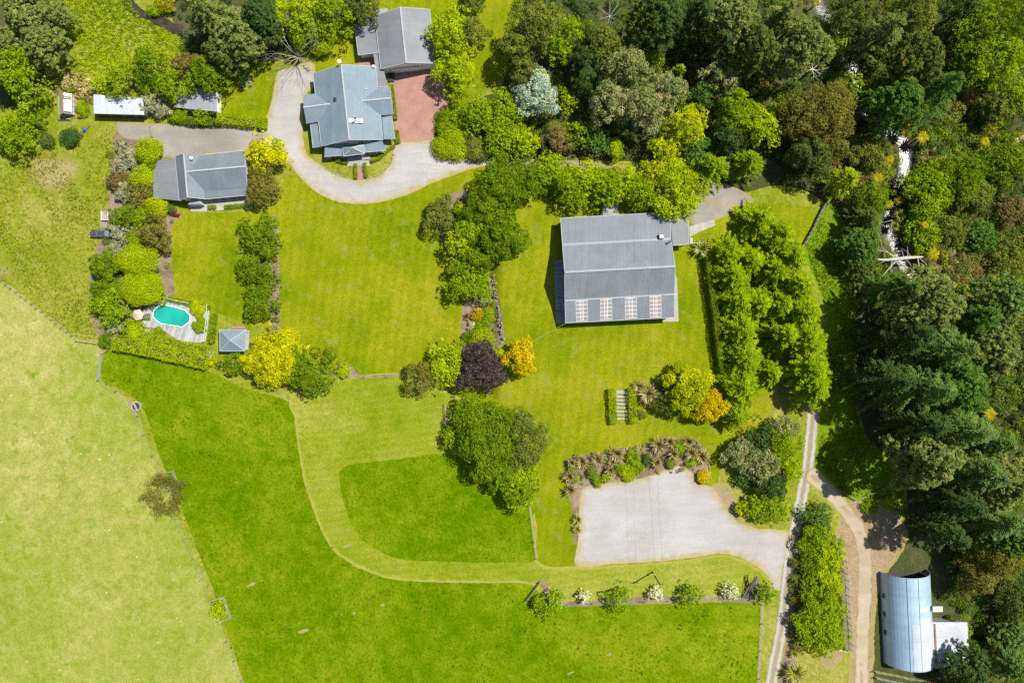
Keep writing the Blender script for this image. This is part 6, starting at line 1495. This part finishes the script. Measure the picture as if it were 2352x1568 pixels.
def car():
    x, y, g = G(229, 536.5, .9); t = empty('parked_car', (x, y, g), "dark grey station wagon parked nose left at the field edge", 'car', rz=-.03)
    L, W_ = 4.85, 1.82; pnt = mat_plain('dark_blue_grey_paint', (0.075, 0.078, 0.10), .3, .5, .3, var=.08); gl = mat_plain('car_glass', (0.10, 0.14, 0.16), .06, .9)
    def loft(secs, name, mat, par=t):
        m = MB(); vs = []; n = 8
        for (X, w0, z0, z1) in secs:
            w1 = w0 * .88; zs = (z1 - z0)
            vs += [(x + X, y - w0, g + z0), (x + X, y - w0 * 1.02, g + z0 + zs * .5), (x + X, y - w0 * .96, g + z1 - .06), (x + X, y - w1, g + z1), (x + X, y + w1, g + z1), (x + X, y + w0 * .96, g + z1 - .06), (x + X, y + w0 * 1.02, g + z0 + zs * .5), (x + X, y + w0, g + z0)]
        fs = []
        for i in range(len(secs) - 1):
            for k in range(n): fs.append((i * n + k, i * n + (k + 1) % n, (i + 1) * n + (k + 1) % n, (i + 1) * n + k))
        fs += [tuple(range(n))[::-1], tuple((len(secs) - 1) * n + k for k in range(n))]
        m.add(vs, fs); return m.build(name, mat, par, smooth=False)
    bd = loft([(-2.42,.72,.35,.62),(-2.3,.86,.25,.78),(-1.3,.90,.22,.92),(-.9,.90,.22,.95),(1.9,.90,.22,.97),(2.3,.86,.25,.92),(2.42,.78,.35,.75)], 'body', pnt)
    loft([(-.95,.76,.9,1.0),(-.35,.72,.9,1.36),(1.45,.70,.9,1.38),(2.12,.72,.9,1.02)], 'cabin_glass', gl)
    loft([(-.30,.63,1.34,1.42),(.5,.64,1.34,1.46),(1.35,.62,1.34,1.43)], 'car_roof', pnt)
    bn = MB(); bn.box((x - 1.75, y, g + .86), (.9, 1.2, .05)); bn.build('bonnet', mat_plain('faded_bonnet', (0.12, 0.07, 0.085), .35, .4, .2, var=.3, scale=3), t)
    for sx_ in (-1.5, 1.45):
        for sy in (-.84, .84):
            w = MB().tube([(x + sx_, y + sy - .1, g + .32), (x + sx_, y + sy + .1, g + .32)], .32, 14).build('wheel', DARKMET, t)
            MB().tube([(x + sx_, y + sy - .11, g + .32), (x + sx_, y + sy + .11, g + .32)], .19, 12).build('rim', STEEL, w)
    for sy in (-.62, .62): MB().box((x - 2.40, y + sy, g + .62), (.08, .3, .16)).build('headlight', WHITE, t); MB().box((x + 2.40, y + sy, g + .68), (.06, .25, .16)).build('tail_light', mat_plain('red_lens', (0.4, 0.02, 0.02), .3, .5), t)
    rr_ = MB(); 
    for sy in (-.58, .58): rr_.bar((x - .2, y + sy, g + 1.5), (x + 1.2, y + sy, g + 1.5), .04, .04)
    rr_.build('roof_rail', STEEL, t)
car()
def trailer():
    x, y, g = G(241, 496, .6); t = empty('trailer', (x, y, g), "wooden-decked box trailer beside the dark shrub above the car", 'trailer'); MB().box((x, y, g + .55), (1.5, 2.0, .06)).build('deck', TRL, t)
    s = MB(); 
    for dx, dy, a, b in ((-.76, 0, .05, 2.0), (.76, 0, .05, 2.0), (0, .98, 1.5, .05), (0, -.98, 1.5, .05)): s.box((x + dx, y + dy, g + .72), (a, b, .36))
    s.build('side_board', WHITE, t); MB().bar((x, y + 1, g + .5), (x, y + 1.9, g + .45), .08, .08).build('drawbar', STEEL, t)
    for sx_ in (-.85, .85): MB().tube([(x + sx_ - .08, y, g + .3), (x + sx_ + .08, y, g + .3)], .3, 12).build('wheel', DARKMET, t)
    x, y, g = G(238, 514.5, .1); p = empty('pallet', (x, y, g), "pale slatted pallet between the trailer and the car", 'pallet'); sl = MB()
    for k in range(6): sl.box((x, y - .7 + k * .28, g + .13), (1.5, .14, .03), -.06)
    sl.build('slats', TIMBER, p); b = MB()
    for k in (-.65, 0, .65): b.box((x + k, y, g + .06), (.1, 1.55, .1), -.06)
    b.build('bearer', TIMBER, p)
TRL = mat_plain('worn_ply', (0.36, 0.30, 0.23), .9, .1, var=.15); trailer()
def pole():
    x, y = P(1498.5, 1313, 0); t = empty('power_pole', (x, y, 0), "tall dark power pole on the lawn below the gravel court", 'power pole')
    MB().tube([(x, y, -.3), (x, y, 8.4)], [.16, .12], 10).build('shaft', BARKD, t); MB().box((x, y, 7.9), (1.8, .12, .12)).build('crossarm', BARKD, t)
    for dx in (-.75, -.25, .25, .75): MB().tube([(x + dx, y, 7.95), (x + dx, y, 8.2)], .05, 6).build('insulator', WHITE, t)
    MB().box((x, y - .02, 2.0), (.36, .36, .45)).build('sign_plate', WHITE, t)
    w_ = empty('power_lines', (x, y, 8), "two thin power lines running up from the pole across the lawn", 'power line')
    for dx, e in ((-.75, (1455, 540)), (.75, (1482, 500))):
        q = V(e[0], e[1], 8.8); pts = [Vector((x + dx, y, 8.2)).lerp(q, k / 12) - Vector((0, 0, 1.2 * math.sin(math.pi * k / 12))) for k in range(13)]; MB().tube(pts, .012, 4).build('wire', DARKMET, w_)
    s = empty('service_line', V(1299, 742, BG + 3.4), "thin cable from the barn's lower left corner to the golden tree", 'cable'); q0 = V(1299, 742, BG + 3.5); q1 = V(1190, 803, 6.5); MB().tube([q0.lerp(q1, k / 6) for k in range(7)], .02, 4).build('wire', GUTTER, s)
pole()
def clothes_line():
    x, y, g = G(568, 192, 1); t = empty('clothes_line', (x, y, g), "rotary clothes line with four thin arms on the narrow lawn", 'clothes line'); MB().tube([(x, y, g), (x, y, g + 2.2)], .035, 8).build('pole', STEEL, t)
    for k in range(4):
        a = .2 + k * math.pi / 2; e = (x + 1.9 * math.cos(a), y + 1.9 * math.sin(a), g + 2.1); MB().bar((x, y, g + 1.8), e, .04, .04).build('arm', STEEL, t)
    l = MB()
    for rr_ in (.8, 1.3, 1.8):
        for k in range(4):
            a = .2 + k * math.pi / 2; b = a + math.pi / 2; l.bar((x + rr_ * math.cos(a), y + rr_ * math.sin(a), g + 2.0), (x + rr_ * math.cos(b), y + rr_ * math.sin(b), g + 2.0), .012, .012)
    l.build('lines', WHITE, t); q = Vector((x + 1.0, y + .1, g + 1.7)); MB().box(q, (.35, .3, .4)).build('peg_bag', mat_plain('pale_cloth', (0.5, 0.42, 0.38), .9, .1), t)
clothes_line()
def poles_pile():
    rng = random.Random(9); x, y, g = G(1727, 1350); t = empty('pole_stack', (x, y, g), "stack of leaning poles forming a wedge at the end of the fruit tree line", 'pole stack'); m = MB(); m2 = MB()
    for k in range(26):
        u = k / 25; b = V(1704 + 28 * u + rng.uniform(-2, 2), 1373 - 8 * abs(u - .4) + rng.uniform(-3, 3), .1); e = V(1738 + rng.uniform(-5, 7), 1323 + rng.uniform(-3, 6), 2.6 + rng.uniform(-.3, .3)) if k % 3 else V(1746, 1340, 1.4)
        (m if k % 2 else m2).tube([b, e], [.09, .05], 6)
    m.build('poles', BARK, t); m2.build('grey_poles', POST, t)
poles_pile()
def oddments():
    x, y, g = G(186, 269); t = empty('wheelbarrow', (x, y, g), "orange and dark wheelbarrow right of the greenhouse", 'wheelbarrow'); m = MB(); m.add([(x-.5,y-.3,g+.7),(x+.5,y-.38,g+.7),(x+.5,y+.38,g+.7),(x-.5,y+.3,g+.7),(x-.25,y-.18,g+.35),(x+.2,y-.22,g+.35),(x+.2,y+.22,g+.35),(x-.25,y+.18,g+.35)], [(4,5,6,7),(0,1,5,4),(1,2,6,5),(2,3,7,6),(3,0,4,7)]); m.build('tray', mat_plain('orange_paint', (0.7, 0.16, 0.03), .6, .3), t)
    MB().bar((x+.3,y-.25,g+.5),(x+1.3,y-.3,g+.65),.05,.05).build('handle', TIMBER, t); MB().bar((x+.3,y+.25,g+.5),(x+1.3,y+.3,g+.65),.05,.05).build('handle', TIMBER, t); MB().tube([(x-.65,y-.05,g+.2),(x-.65,y+.05,g+.2)], .2, 10).build('wheel', DARKMET, t)
    x, y, g = G(197, 300); t = empty('garden_tarp_heap', (x, y, g), "bright blue covered heap at the right end of the dark oval shrub", 'heap'); m = MB(); m.tube([(x-.3,y-.4,g+.05),(x-.1,y,g+.55),(x+.2,y+.4,g+.1)], [.25,.42,.15], 8); m.build('cover', mat_plain('blue_tarp', (0.02, 0.12, 0.45), .5, .3), t); MB().bar((x+.2,y+.3,g+.3),(x+1.4,y+1.2,g+.5),.12,.08).build('pole', POST, t); MB().bar((x-.3,y+.3,g+.3),(x-.5,y+.9,g+.4),.1,.06).build('strut', POST, t)
    x, y, g = G(148, 268); t = empty('planter', (x, y, g), "row of blue-edged seed trays below the greenhouse", 'planter'); m = MB(); 
    for k in range(4): m.box((x - .9 + k * .75, y - .85, g + .12), (.6, .35, .22))
    m.build('trays', mat_plain('blue_plastic', (0.06, 0.18, 0.38), .5, .3), t); MB().box((x, y - .85, g + .24), (2.6, .25, .03)).build('soil', BARKD, t)
    x, y, g = G(1935, 1494); t = empty('old_log', (x, y, g), "short grey log beside the ash patch near the old yard", 'log'); MB().tube([(x-1.2,y+.3,g+.2),(x,y+.1,g+.25),(x+1.2,y-.3,g+.2)], [.15,.2,.12], 8).build('trunk', BARKW, t)
    x, y, g = G(1595, 532); t = empty('concrete_path', (x, y, g), "pale concrete path right of the barn's carport", 'path'); t['kind'] = 'structure'; MB().prism([G(*p)[:2] for p in [(1583,520),(1610,512),(1640,505),(1642,518),(1600,535),(1584,545)]], g - .1, g + .05).build('slab', CONCRETE, t)
    x, y, g = G(1585, 553); t = empty('gas_cabinet', (x, y, g), "small white cabinet at the lower right corner of the carport", 'cabinet'); MB().box((x, y, g + .55), (.55, .9, 1.1)).build('body', WHITE, t); MB().box((x, y, g + 1.13), (.62, .98, .06)).build('lid', GUTTER, t)
    x, y, g = G(1595, 913); t = None
oddments()
